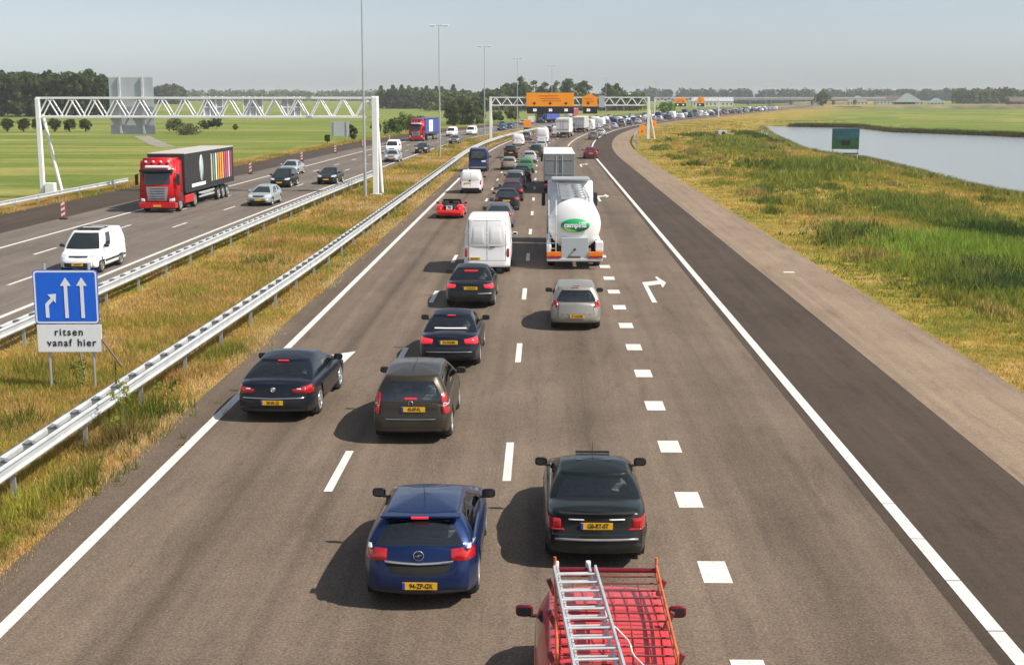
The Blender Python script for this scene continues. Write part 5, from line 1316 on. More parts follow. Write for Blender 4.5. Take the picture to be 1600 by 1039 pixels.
m = MB(); m.tube((0.0, -6.30, .9), (0.0, -6.5, .9), .05, 10); m.build('hose_outlet', M['dark'], t)
cab(t, 6.6, P_['white'], 3.35, face=False, L=2.3); chassis(t, -6.1, 6.0, .72)
m = MB(); m.bbox(-1.0, 1.0, 4.0, 5.4, 3.25, 3.42, 0, .08); m.build('wind_deflector', P_['pale'], t)
wheelset(t, 1.03, 5.4); wheelset(t, 1.02, 2.4); M['plate_dull'] = mat('dull_brown_plate', (.16, .11, .03), .7, var=.2)  # tanker plate gets a darker, browner tone than the yellow plates
for y in (-2.2, -3.5, -4.8): wheelset(t, 1.03, y, .48)
m = MB(); m.bbox(-.26, .26, -6.40, -6.37, .50, .61, 0, .004); m.build('number_plate', M['plate_dull'], t)
X, Y = at(898, 409, .36); t.location = (X, Y + 6.42, 0)
# grey box truck ahead of the tanker ---------------------------------------
M['boxgrey'] = mat('grey_box_doors', (.20, .21, .215), .5, var=.08, scale=.8); M['boxroof'] = mat('white_box_roof', (.78, .77, .74), .5, var=.04)
def box_truck(label, L, Hh, side, roof, doors, Wd=2.45, name='box_truck', bars=True, cabp=None, group=None, z0=1.0):
    t = thing(name, label, 'truck', group=group); y0 = -L / 2
    m = MB(); m.bbox(-Wd / 2, Wd / 2, y0 + .02, L / 2 - 2.5, z0, Hh, 0, .03); m.build('cargo_box', side, t)
    m = MB(); m.bbox(-Wd / 2 - .01, Wd / 2 + .01, y0, L / 2 - 2.4, Hh - .04, Hh + .03, 0, .02); m.build('box_roof', roof, t)
    for s_ in (-1, 1):
        m = MB(); m.bbox(s_ * Wd / 4 - Wd / 4 + .05, s_ * Wd / 4 + Wd / 4 - .05, y0 - .02, y0 + .04, z0 + .05, Hh - .10, 0, .015); m.build('rear_door', doors, t)
        m = MB(); m.tube((s_ * .25, y0 - .05, z0 + .1), (s_ * .25, y0 - .05, Hh - .15), .02, 6); m.build('lock_rod', M['rail'], t)
        m = MB(); m.bbox(s_ * .95 - .2, s_ * .95 + .2, y0 - .06, y0 + .02, .62, .78, 0, .02); m.build('tail_lamp', M['lampred'], t)
    if bars:
        for z in (Hh - .45, z0 + .55):
            m = MB(); m.box((0, y0 - .035, z), (Wd * .86, .02, .12)); m.build('lettering_band', M['hub'], t)
    m = MB(); m.bbox(-Wd / 2 + .05, Wd / 2 - .05, y0 - .04, y0 + .1, .42, .56, 0, .02); m.build('rear_bumper', M['dark'], t)
    cab(t, L / 2, cabp or P_['white'], min(3.0, Hh), face=False, visor=False); chassis(t, y0 + .2, L / 2 - .6)
    wheelset(t, 1.02, L / 2 - 1.3)
    for y in ((y0 + 1.8, y0 + 3.1) if L > 12 else (y0 + 2.2,)): wheelset(t, 1.02, y, .48)
    return t
t = box_truck('grey box truck with pale roof, directly ahead of the milk tanker', 15.0, 3.12, M['boxgrey'], M['boxroof'], M['boxgrey'])
X, Y = at(873.5, 303, 0); t.location = (X, Y + 7.5, 0)
M['boxwhite'] = mat('white_box_doors', (.66, .67, .67), .5, var=.05, scale=.8); M['curtain_blue'] = mat('blue_curtain', (.05, .08, .36), .5, var=.12, scale=.6); M['boxpale'] = mat('pale_grey_box', (.46, .47, .46), .5, var=.08)
for px, py, L, Hh, sm, dm, lb, w_ in [(883, 216, 11, 3.5, M['boxwhite'], M['boxwhite'], 'white box truck with two tall rear doors beyond the grey box truck', 2.45), (909, 208, 12, 3.3, M['boxpale'], M['boxpale'], 'pale grey box truck to the right of the far white truck', 2.5)]:
    t = box_truck(lb, L, Hh, sm, M['boxroof'], dm, w_); X, Y = at(px, py, 0); t.location = (X, Y + L / 2, 0); t.rotation_euler = (0, 0, head_at(Y + 8))
# oncoming red cab with blue trailer
t = thing('articulated_truck', 'oncoming truck with red cab and blue trailer beside the green bushes', 'truck')
cab(t, 7.0, P_['truck_red'], 3.6); chassis(t, -7, 6.4); curtain_trailer(t, -7, 4.7, 1.15, 3.75, M['curtain_blue'], M['curtain_blue'])
for s_ in (-1, 1): m = MB(); m.bbox(s_ * 1.258 - .006, s_ * 1.258 + .006, -1.5, 1.8, 1.5, 3.5, 0, .002); m.build('side_print', M['signwhite'], t)
m = MB(); m.bbox(-1.1, 1.1, 5.2, 6.7, 3.5, 3.72, 0, .08); m.build('wind_deflector', P_['truck_red'], t)
wheelset(t, 1.05, 5.7); wheelset(t, 1.02, 2.2)
for y in (-3.0, -4.3, -5.6): wheelset(t, 1.05, y, .48)
X, Y = at(657, 219, .25); t.location = (X, Y + 7, 0); t.rotation_euler = (0, 0, math.pi + head_at(Y) - R(3))
blue_truck = thing('articulated_truck', 'far oncoming truck with long blue trailer under the big orange board', 'truck')
cab(blue_truck, 7.0, P_['navy'], 3.4); chassis(blue_truck, -7, 6.4); curtain_trailer(blue_truck, -7, 4.7, 1.0, 3.9, M['curtain_blue'], M['curtain_blue'])
wheelset(blue_truck, 1.05, 5.7)
for y in (-3.0, -4.3, -5.6): wheelset(blue_truck, 1.05, y, .48)
X, Y = at(862, 192, .2); blue_truck.location = (X - 1, Y + 6, 0); blue_truck.rotation_euler = (0, 0, math.pi + head_at(Y) * 1.6)
t = box_truck('far truck with white cab and red load between the two orange boards', 10, 3.4, mat('dull_red_box', (.34, .05, .05), .5), M['boxroof'], P_['white'], bars=False); X, Y = at(893, 186, 0); t.location = (X, Y + 5, 0); t.rotation_euler = (0, 0, math.pi + head_at(Y))
# ------------------------------------------------------------------ guard rails
WB = [(0, .155), (.035, .13), (.045, .10), (.01, .06), (.0, .045), (0, -.045), (.01, -.06), (.045, -.10), (.035, -.13), (0, -.155)]
def beam(mb, xo, side, z, y0, y1, off, n=None):
    ysx = [y0]
    while ysx[-1] < y1: ysx.append(min(y1, ysx[-1] + (8 if y1 - y0 > 40 else 2)))
    G = []
    for y in ysx:
        h = head_at(y); G.append([(off(y) + (xo + side * u) * math.cos(h), y, z + w) for u, w in WB])
    mb.grid(G, 0, False)
    G = [[(off(y) + (xo - side * .004 + side * u) * math.cos(head_at(y)), y, z + w) for u, w in WB] for y in ysx]
    mb.grid(G, 0, False, flip=True)
def guard_rail(label, xo, y0, y1, off, double=True, gap=.175, post=4.0, zt=.60, base=0.0, spacers=True):
    t = thing('guard_rail', label, 'guard rail')
    sides = (-1, 1) if double else (1,)
    for s_ in sides:
        m = MB(); beam(m, xo + s_ * gap, s_, zt, y0, y1, off)
        # bolted lap joints
        m.build('beam', M['rail'], t)
    y = y0 + .7; k = 0; extra = MB()
    post_me = sp_me = None
    while y < y1 and k < 100:
        x = off(y) + xo; g = float(ground_h(x, y))
        if post_me is None:
            m = MB(); m.box((0, 0, .10), (.10, .05, 1.3)); m.box((0.0, .03, .10), (.05, .03, 1.28)); o = m.build('post', M['galv'], t); post_me = o.data
        else: o = bpy.data.objects.new('post', post_me); link(o, t)
        o.location = (x, y, g + .05); y += post; k += 1
    if spacers:
        y = y0 + .35; k = 0
        while y < min(y1, 150):
            x = off(y) + xo
            if k < 100:
                if sp_me is None:
                    m = MB(); m.add([(-gap, -.02, .10), (gap, -.02, .10), (gap, .06, .11), (-gap, .26, .11)], [(0, 1, 2, 3)], 0); m.add([(-gap, -.02, .09), (gap, -.02, .09), (gap, .06, .10), (-gap, .26, .10)], [(3, 2, 1, 0)], 0); m.box((0, 0, .02), (gap * 2, .02, .16)); m.box((0, 0, .13), (.05, .05, .03))
                    o = m.build('spacer', M['spacer'], t); sp_me = o.data
                else: o = bpy.data.objects.new('spacer', sp_me); link(o, t)
                o.location = (x, y, zt)
            else: extra.box((x, y, zt + .04), (gap * 2, .12, .12))
            y += 1.333; k += 1
        if extra.f: o = extra.build('spacer', M['spacer'], t); o['kind'] = 'stuff'
    return t
M['spacer'] = mat('dull_spacer_steel', (.26, .265, .27), .6, .3, var=.2)
def off_n(y): return off_r(y) - .45 * (1 - sstep(18, 60, y))
guard_rail('near double guard rail beside the left lane of the queue', -9.9, 12, 380, off_n)
guard_rail('double guard rail along the oncoming carriageway, ending by the gantry leg', -16.35, 24, 121, off_l)
guard_rail('single rail at the meadow edge beneath the gantry legs', -35.9, 40, 112, off_l, double=False, gap=0.0, spacers=False)
guard_rail('short rail at the foot of the right gantry post', 13.3, 196, 262, off_r, double=False, gap=0.0, spacers=False)
# ------------------------------------------------------------------ lamp posts
def lamp_post(label, x, y, h=16.6):
    t = thing('lamp_post', label, 'lamp post', (x, y, float(ground_h(x, y)) + .02), head_at(y), 'tall lamp posts in the median')
    m = MB(); m.tube((0, 0, -.3), (0, 0, 1.2), .13, 12, 0, .125); m.tube((0, 0, 1.2), (0, 0, h), .115, 12, 0, .05); m.build('pole', M['galv'], t)
    m = MB(); m.tube((-.75, 0, h), (.75, 0, h), .03, 8); m.build('cross_arm', M['galv'], t)
    for s_ in (-1, 1):
        m = MB(); m.bbox(s_ * .85 - .42, s_ * .85 + .42, -.16, .16, h - .06, h + .10, 0, .04); m.box((s_ * .85, 0, h - .07), (.5, .22, .03), 1); m.build('lamp_head', [M['signwhite'], M['dark']], t)
    return t
lp = [(104.0, -13.95, 'nearest lamp post, its top beyond the picture, in front of the first gantry leg'), (172.0, -13.3, 'second lamp post in the median, double head high in the sky'),
      (249.0, -10.9, 'third lamp post, just left of the far gantry post'), (332.0, -6.4, 'fourth lamp post, seen through the far gantry truss'), (411.0, 2.6, 'fifth lamp post, rising above the big orange board')]
for y, x, lb in lp: lamp_post(lb, x, y)
for y, px, lb in [(495, 945, 'faint far lamp post right of the small orange board'), (590, 1022, 'faint far lamp post above the curve of the motorway'), (700, 1118, 'faint far lamp post before the viaduct'), (800, 1190, 'faintest lamp post at the viaduct'), (520, 1266, 'thin light mast standing at the far corner of the pond')]:
    X = (px - 849) / FPX * y; lamp_post(lb, X, y, 14 if px < 1200 else 9)
# ------------------------------------------------------------------ gantries
def truss(t, x0, x1, y, z0, z1, w=1.0, panel=1.85, r=.06):
    """box truss: four chords with zigzag members"""
    for yy in (y - w / 2, y + w / 2):
        for z in (z0, z1):
            m = MB(); m.bbox(x0, x1, yy - .075, yy + .075, z - .085, z + .085, 0, .015); m.build('chord', M['white'], t)
        n = max(2, int(round((x1 - x0) / panel))); d = (x1 - x0) / n
        for k in range(n):
            xa = x0 + k * d; xm = xa + d * .5
            for a, b in (((xa + .12, yy, z0 + .1), (xm - .05, yy, z1 - .1)), ((xm + .05, yy, z1 - .1), (xa + d - .12, yy, z0 + .1))):
                m = MB(); m.tube(a, b, r, 6); m.build('brace', M['white'], t)
    m = MB(); n = int((x1 - x0) / 1.85)
    for k in range(n + 1):
        xx = x0 + (x1 - x0) * k / n
        for z in (z0, z1): m.tube((xx, y - w / 2, z), (xx, y + w / 2, z), .04, 6)
    m.build('cross_ties', M['white'], t)
def gleg(t, x, y, h, spread=2.0, w=.34, splay=1.0):
    g = float(ground_h(x, y))
    m = MB(); m.bbox(x - w / 2, x + w / 2, y - w / 2 - .5, y + w / 2 - .5, g - .2, h, 0, .03); m.build('leg', M['white'], t)
    m = MB(); m.tube((x + splay, y + spread, g - .2), (x, y + .4, h - 1.3), w * .42, 8); m.build('leg', M['white'], t)
    m = MB(); m.bbox(x - .45, x + .45, y - .85, y - .15, g - .1, g + .22, 0, .03); m.build('footing', M['concrete'], t)
GY1 = 106.0; XL = (42 - 849) / FPX * 104.5; XR = -13.15
XL = at(42, 305)[0]
ga = thing('gantry', 'white lattice gantry spanning the oncoming carriageway', 'gantry', (0, 0, 0))
truss(ga, XL, XR, GY1, 5.95, 7.42)
gleg(ga, XL + .1, GY1, 7.42, splay=1.25, spread=.5); gleg(ga, XR - .15, GY1, 7.5, w=.44, spread=1.6, splay=.22)
m = MB(); m.bbox(XR - .36, XR + .06, GY1 - .6, GY1 + .6, 5.8, 7.56, 0, .02); m.build('end_box', M['white'], ga)
m = MB(); m.bbox(XL + .40, XL + 1.15, GY1 - .9, GY1 - .3, -.6, .75, 0, .03); m.build('control_cabinet', M['signwhite'], ga)
bp = thing('sign_panel', 'tall blank grey back of a road sign bolted to the first gantry', 'sign', (0, 0, 0))
xa = at(167, 200, 6.0)[0]; k_ = 106.9; xa = (167 - 849) / FPX * 105.3; xb = (237 - 849) / FPX * 105.3
m = MB(); m.bbox(xa, xb, GY1 + .78, GY1 + .84, 4.55, 9.05, 0, .01); m.build('panel', M['greypanel'], bp)
for f in (.24, .76): m = MB(); m.bbox(lerp(xa, xb, f) - .09, lerp(xa, xb, f) + .09, GY1 + .60, GY1 + .775, 4.6, 9.1, 0, .01); m.build('stiffener', M['rail'], bp)
mx = None
for i, (p0, p1) in enumerate([(315, 345), (378, 408), (438, 468)]):
    lb = 'back of a square signal box in the gantry truss, ' + ['nearest the tall blank panel', 'the middle one', 'nearest the right gantry leg'][i]
    x0 = (p0 - 849) / FPX * 105; x1 = (p1 - 849) / FPX * 105
    t = thing('signal_box', lb, 'signal', ((x0 + x1) / 2, GY1 + .75, 6.7), 0, 'lane signal boxes on the first gantry')
    hw_ = (x1 - x0) / 2
    m = MB(); m.bbox(-hw_, hw_, -.14, .14, -.66, .80, 0, .03); m.build('housing', M['greypanel'], t)
    m = MB()
    for u in (-hw_, -hw_ * .33, hw_ * .33, hw_): m.bbox(u - .04, u + .04, -.22, -.145, -.98, .85, 0, .01)
    for z in (-.75, .0, .75): m.bbox(-hw_, hw_, -.21, -.15, z - .04, z + .04, 0, .01)
    m.build('frame', M['white'], t)
# second gantry with orange boards
GY2 = 236.0
g2 = thing('gantry', 'white lattice gantry carrying orange boards over the queue', 'gantry')
X2L = (768 - 849) / FPX * 239; X2R = (1014 - 849) / FPX * 232
truss(g2, X2L, X2R, GY2, 5.95, 7.3, panel=1.95, r=.07); gleg(g2, X2L + .1, GY2, 7.4, w=.42, spread=1.5, splay=.2); gleg(g2, X2R - .1, GY2, 7.4, w=.45, spread=3.5, splay=1.5)
def board(label, px0, px1, ztop, zbot, y, lit, gable=False):
    x0 = (px0 - 849) / FPX * y * 1.0; x1 = (px1 - 849) / FPX * y
    t = thing('overhead_sign', label, 'sign')
    m = MB()
    if gable: m.prism([(x0, zbot), (x1, zbot), (x1, ztop - .3), ((x0 + x1) / 2, ztop + .45), (x0, ztop - .3)], y - .14, y, 0, 'y')
    else: m.bbox(x0, x1, y - .14, y, zbot, ztop, 0, .02)
    m.build('panel', M['orange'], t)
    # small print and down arrows
    n = lit; w = (x1 - x0) / n
    for k in range(n):
        cx = x0 + w * (k + .5) - (.3 if n == 1 else 0); a = MB(); a.prism([(cx - .35, zbot + .62), (cx + .35, zbot + .62), (cx, zbot + .25)], y - .16, y - .142, 0, 'y'); a.prism([(cx - .08, zbot + .62), (cx + .08, zbot + .62), (cx + .08, zbot + .8), (cx - .08, zbot + .8)], y - .16, y - .142, 0, 'y'); a.build('lane_arrow', M['ink'], t)
    for k in range(3 if n > 1 else 2):
        wd = (x1 - x0) * (.40 if n > 1 else .55); cx = (x0 + x1) / 2 + (k - 1) * .3
        a = MB(); a.box((cx, y - .15, ztop - .55 - k * .42), (wd, .012, .10)); a.build('lettering_line', M['orangedark'], t)
    return t
M['orangedark'] = mat('dark_orange_print', (.42, .09, .01), .5, var=.1)
board('wide orange diversion board with three down arrows on the far gantry', 823, 896, 8.1, 5.75, GY2 - .6, 3)
board('small orange diversion board with pointed top on the far gantry', 909, 932, 7.6, 5.75, GY2 - .6, 1, True)
def matrix(label, px0, px1, n, y=GY2 - .75, z0=4.5, z1=5.70):
    x0 = (px0 - 849) / FPX * y; x1 = (px1 - 849) / FPX * y; t = thing('lane_signal', label, 'signal')
    m = MB(); m.bbox(x0, x1, y - .1, y + .2, z0, z1, 0, .03); m.build('housing', M['ink'], t); w = (x1 - x0) / n
    for k in range(n):
        cx = x0 + w * (k + .5) - (.3 if n == 1 else 0)
        text_mesh('lit_digits', '50', .62, M['ledwhite'], t, (cx, y - .11, (z0 + z1) / 2), (R(90), 0, 0), .003, bold=.02)
M['ledwhite'] = mat('lit_signal_digits', (.85, .85, .80), .5, var=0, emis=.6)
matrix('black strip of three lit lane signals under the wide orange board', 824, 896, 3); matrix('black lit lane signal under the small orange board', 910, 932, 1)
t = thing('overhead_sign', 'pale blue grey blank panel right of the small orange board', 'sign'); m = MB(); m.bbox((934 - 849) / FPX * GY2, (943 - 849) / FPX * GY2, GY2 - .7, GY2 - .6, 5.6, 7.6, 0, .02); m.build('panel', M['greypanel'], t)
# third gantry far round the curve
GY3 = 470.0
g3 = thing('gantry', 'small distant gantry with two orange boards round the bend', 'gantry')
xa, xb = (1020 - 849) / FPX * GY3, (1118 - 849) / FPX * GY3
truss(g3, xa, xb, GY3, 5.8, 7.0, panel=2.4, r=.07); gleg(g3, xa, GY3, 7.0, spread=1.5, splay=.2); gleg(g3, xb, GY3, 7.0, spread=1.5, splay=.2)
board('distant orange board, left of the pair on the third gantry', 1051, 1068, 6.9, 5.1, GY3 - .7, 2); board('distant narrow orange board, right of the pair on the third gantry', 1085, 1096, 7.0, 5.1, GY3 - .7, 1, True)
matrix('distant black signal strip under the left board of the third gantry', 1051, 1068, 2, GY3 - .7, 3.9, 5.05); matrix('distant black signal under the right board of the third gantry', 1085, 1096, 1, GY3 - .7, 3.9, 5.05)
# viaduct crossing in the distance
vd = thing('viaduct', 'long low concrete viaduct crossing the motorway on the horizon', 'bridge')
x0, x1, yv = (1120 - 849) / FPX * 1150, (1262 - 849) / FPX * 1150, 1150
m = MB(); m.bbox(x0, x1 + 60, yv - 6, yv + 6, 4.2, 5.6, 0, .1); m.build('deck', M['concrete'], vd)
m = MB(); m.bbox(x0, x1 + 60, yv - 6.1, yv - 5.9, 5.6, 6.4, 0, .03); m.build('parapet', M['rail'], vd)
for k in range(7): m = MB(); m.bbox(x0 + 6 + k * 18, x0 + 7.2 + k * 18, yv - 5, yv + 5, -.3, 4.2, 0, .05); m.build('pier', M['concrete'], vd)
# ------------------------------------------------------------------ blue merge sign
SX, SY = at(112, 606, -.15)
sg = thing('road_sign', 'blue sign with three white arrows above a white zip merging plate in the median', 'sign', (SX, SY, -.15), R(2))
Dsc = FPX / (SY * math.cos(TH) + 6 * math.sin(TH))
W_ = 101 / Dsc
m = MB()
def rrect(x0, x1, z0, z1, r, n=6):
    o = []
    for cx, cz, a0 in ((x1 - r, z0 + r, -90), (x1 - r, z1 - r, 0), (x0 + r, z1 - r, 90), (x0 + r, z0 + r, 180)):
        for i in range(n + 1): a = R(a0 + 90 * i / n); o.append((cx + r * math.cos(a), cz + r * math.sin(a)))
    return o
def zat(py, y): # height seen at image row py at depth y
    a = TH + math.atan((py - 519.5) / FPX); return EYE - y * math.tan(a)
z_top = zat(424, SY) + .15; z_mid = zat(509, SY) + .15; z_bot = zat(553, SY) + .15
hw_ = W_ / 2
m.prism(rrect(-hw_, hw_, z_mid, z_top, .10), -.02, .01, 0, 'y'); m.build('sign_face', M['signblue'], sg)
m = MB(); a = rrect(-hw_ + .02, hw_ - .02, z_mid + .02, z_top - .02, .09); b = rrect(-hw_ + .065, hw_ - .065, z_mid + .065, z_top - .065, .05); n_ = len(a)
m.add([(x, -.025, z) for x, z in a] + [(x, -.025, z) for x, z in b], [(i, (i + 1) % n_, n_ + (i + 1) % n_, n_ + i) for i in range(n_)]); m.build('border', M['signwhite'], sg)
hgt = z_top - z_mid
def arrow(pts): m = MB(); m.prism(pts, -.032, -.024, 0, 'y'); m.build('arrow', M['signwhite'], sg)
for cx in (.0, .25): # two straight arrows
    u = cx * W_; zb, zt = z_mid + .10 * hgt + .02, z_mid + .86 * hgt
    arrow([(u - .045, zb), (u + .045, zb), (u + .045, zt - .22), (u + .14, zt - .22), (u, zt), (u - .14, zt - .22), (u - .045, zt - .22)])
u = -.30 * W_; zb = z_mid + .12 * hgt
arrow([(u - .045, zb), (u + .045, zb), (u + .045, zb + .33), (u + .19, zb + .48), (u + .12, zb + .54), (u - .045, zb + .37)])
arrow([(u + .03, zb + .62), (u + .25, zb + .64), (u + .23, zb + .40)])
m = MB(); m.bbox(-hw_ + .03, hw_ + .03, -.02, .01, z_bot, z_mid - .02, 0, .006); m.build('text_plate', M['signwhite'], sg)
zc_ = (z_bot + z_mid) / 2
text_mesh('lettering', 'ritsen', .27, M['ink'], sg, (.02, -.026, zc_ + .16), (R(90), 0, 0), .003, spacing=1.22, bold=.004)
for wd_, xx in (('vanaf', -.275), ('hier', .455)): text_mesh('lettering', wd_, .27, M['ink'], sg, (.03 + xx, -.026, zc_ - .13), (R(90), 0, 0), .003, spacing=1.18, bold=.004)
for x, y in ((-.56, .06), (.62, .06)): m = MB(); m.tube((x, y, -.6), (x, y, z_top + .16), .04, 10); m.build('post', M['galv'], sg)
m = MB(); m.tube((0.05, 1.3, -.6), (0.05, .08, z_mid + .5), .03, 8); m.build('brace', M['galv'], sg)
m = MB(); m.tube((.62, .10, 1.25 + .4), (1.45, -.2, .62), .028, 8); m.tube((1.24, -.13, .78), (1.24, -.13, -.4), .016, 6); m.build('side_stay', mat('rusty_stay', (.16, .13, .10), .8, .2, var=.2), sg)
# other signs --------------------------------------------------------------
X, Y = at(532, 223, -.3)
t = thing('sign_panel', 'small blank grey back of a roadside sign in the meadow', 'sign', (X, Y, -.3), R(3)); m = MB(); m.bbox(-1.55, 1.55, .0, .06, 1.1, 3.6, 0, .01); m.build('panel', M['greypanel'], t)
for x in (-1.1, 1.1): m = MB(); m.tube((x, -.08, -.3), (x, -.08, 3.6), .06, 8); m.build('post', M['galv'], t)
X, Y = at(1320, 246, -.4)
t = thing('landscape_board', 'large board showing a green and blue landscape at the edge of the pond', 'sign', (X, Y, -.6), R(-12))
m = MB(); m.bbox(-1.75, 1.75, 0, .08, 1.25, 3.95, 0, .01); m.build('panel', mat('board_sky_teal', (.03, .13, .18), .5, var=.35, scale=.8), t)
m = MB(); m.prism([(-1.72, 1.28), (1.72, 1.28), (1.72, 2.6), (.6, 2.75), (-.5, 2.55), (-1.72, 2.8)], -.02, -.004, 0, 'y'); m.build('printed_meadow', mat('board_green', (.03, .12, .035), .5, var=.35, scale=1.2), t)
for u in (-.25, .35): m = MB(); m.prism([(u - .3, 1.75), (u + .28, 1.70), (u + .30, 2.35), (u + .05, 2.45), (u - .28, 2.3)], -.03, -.022, 0, 'y'); m.build('printed_shape', M['ink'], t)
m = MB(); m.bbox(-.2, 1.75, 0, .05, .62, .78, 0, .01); m.build('lower_bar', M['dark'], t)
for x in (-1.6, 1.6): m = MB(); m.tube((x, .14, -.5), (x, .14, 3.95), .06, 8); m.build('post', M['galv'], t)
for px, py, lb, w_, h_ in [(1003, 218, 'orange route sign left of the right gantry post', .95, 1.75), (1021, 205, 'orange route sign just right of the gantry post', 1.2, 1.6)]:
    X, Y = at(px, py, 0.1); t = thing('route_sign', lb, 'sign', (X, Y, .0)); m = MB(); m.bbox(-w_ / 2, w_ / 2, 0, .05, .85, .85 + h_, 0, .015); m.build('panel', M['orange'], t)
    m = MB(); m.prism([(-.2, 1.3), (.2, 1.3), (0, 1.8)], -.012, -.002, 0, 'y'); m.build('arrow', M['orangedark'], t)
    m = MB(); m.tube((0, .09, -.2), (0, .09, .9 + h_), .04, 8); m.build('post', M['galv'], t)
X, Y = at(824, 205, 0.1)
t = thing('warning_trailer', 'orange roadworks warning trailer with pale lamp panel in the far median', 'trailer', (X, Y, 0)); m = MB(); m.bbox(-.75, .75, 0, .1, .9, 2.5, 0, .02); m.build('panel', M['orange'], t)
m = MB(); m.bbox(.1, 1.5, .2, .3, 2.0, 3.2, 0, .02); m.build('lamp_panel', M['signwhite'], t); m = MB(); m.bbox(-.8, .8, -.2, 1.6, .45, .8, 0, .03); m.build('chassis', M['dark'], t)
for s_ in (-1, 1): m = MB(); m.lathe([(.1, -.08), (.28, -.08), (.28, .08), (.1, .08)], 'x', (s_ * .8, .7, .28), 16); m.build('wheel', M['rubber'], t)
# beacons
bc = None
for i, (yb, lb) in enumerate([(82, 'nearest red and white beacon on the dark shoulder, in front of the gantry leg'), (106, 'red and white beacon behind the red truck'), (131, 'red and white beacon just past the rear of the red truck'), (156, 'red and white beacon above the oncoming silver car'), (178, 'red and white beacon below the small blank sign'), (200, 'red and white beacon below the brown shrub'), (224, 'faint red and white beacon behind the gantry leg'), (250, 'last faint beacon before the red and blue truck')]):
    x = off_l(yb) - 30.1
    if bc is None:
        bc = thing('beacon', lb, 'beacon', (x, yb, 0), 0, 'striped beacons along the closed shoulder')
        m = MB(); m.bbox(-.22, .22, -.2, .2, 0, .10, 0, .03); m.build('foot', M['dark'], bc)
        m = MB(); m.bbox(-.125, .125, -.02, .02, .10, 1.08, 0, .01); m.build('panel', M['red'], bc)
        for k in range(3):
            z = .18 + k * .32; m = MB(); m.prism([(-.122, z), (.122, z + .14), (.122, z + .30), (-.122, z + .16)], -.026, -.021, 0, 'y'); m.build('stripe', M['signwhite'], bc)
    else: copy_thing(bc, 'beacon', lb, (x, yb, 0), 0)
# concrete culvert head in the verge and litter on the verge
X, Y = at(1127, 212, -.2)
t = thing('culvert', 'pale concrete culvert head in the grass of the verge', 'culvert', (X, Y, -.3), .4); m = MB(); m.bbox(-1.0, 1.0, -.5, .9, 0, 1.1, 0, .1); m.build('headwall', M['concrete'], t); m = MB(); m.lathe([(.002, -.53), (.42, -.53), (.42, -.48)], 'y', (.2, 0, .5), 18); m.build('opening', M['under'], t)
# houses ------------------------------------------------------------------
M['brick'] = mat('house_brick', (.16, .075, .05), .9, var=.2, scale=1); M['tile'] = mat('roof_tile', (.10, .07, .06), .8, var=.2, scale=1); M['plaster'] = mat('pale_plaster', (.62, .58, .52), .8, var=.08)
def house(label, x, y, w, d, h, roof, wall, rz=0.0, gable_front=False):
    t = thing('house', label, 'house', (x, y, -.4), rz)
    m = MB(); m.box((0, 0, h / 2), (w, d, h)); m.build('wall', wall, t)
    m = MB()
    if gable_front: m.prism([(-w / 2 - .3, h), (w / 2 + .3, h), (0, h + roof)], -d / 2 - .3, d / 2 + .3, 0, 'y')
    else: m.prism([(-d / 2 - .3, h), (d / 2 + .3, h), (0, h + roof)], -w / 2 - .3, w / 2 + .3, 0, 'x')
    o = m.build('roof', M['tile'] if wall is not M['plaster'] else M['greypanel'], t)
    MB().box((w * .25, 0, h + roof * .9), (.6, .6, 1.6)).build('chimney', M['brick'], o)
    n = max(2, int(w / 3))
    for k in range(n):
        f = MB().box((-w / 2 + w * (k + .5) / n, -d / 2 - .03, h * .5), (1.1, .05, 1.2)).build('window', M['glass'], t)
for lb, px, w, h, rf, wl, g_ in [('brick farmhouse left of the village under the poplars', 632, 14, 3, 4, M['brick'], False), ('low dark house in the middle of the village', 645, 12, 3, 3.5, M['brick'], False), ('house with pale gable at the right of the village', 668, 7, 4.5, 4, M['plaster'], True), ('red roofed house beside the pale gable', 659, 10, 3.5, 4, M['brick'], False), ('pale small shed house near the lamp post', 684, 8, 3, 2.5, M['plaster'], False)]:
    Y = 860 + rnd.uniform(-10, 10); house(lb, (px - 849) / FPX * Y, Y, w, 8, h, rf, wl, 0, g_)
for lb, px, w, h, rf, wl, g_ in [('white tent roofed hall beyond the pond', 1330, 16, 3, 5, M['plaster'], True), ('larger white peaked hall beyond the pond', 1405, 26, 2.5, 7.5, M['plaster'], True), ('long grey barn left of the larger white hall', 1386, 34, 4, 4, M['greypanel'], False), ('small white shed right of the white halls', 1449, 12, 2, 4, M['plaster'], True), ('low brown farm at the right edge of the horizon', 1585, 30, 3, 4, M['brick'], False), ('light flat shed on the skyline beside the third gantry', 1108, 30, 4, 3, M['plaster'], False)]:
    Y = 1180 if px > 1200 else 1000; house(lb, (px - 849) / FPX * Y, Y, w, 10, h, rf, wl, 0, g_)
# low embankment beyond the pond's far meadow
mb = MB(); P = []
for k in range(48):
    y = 780 + 6 * math.sin(k); x = 140 + k * 14; r = min(1, k / 6); P.append([(x, y - 14, -.2), (x, y - 5, r * (2.2 + .4 * math.sin(k * 1.7))), (x, y + 5, r * (2.4 + .4 * math.sin(k * 1.7))), (x, y + 30, -.2)])
mb.grid(P, flip=True); o = mb.build('embankment', mat('embankment_grass', (.17, .15, .07), .95, var=.5, scale=.05)); o['kind'] = 'structure'
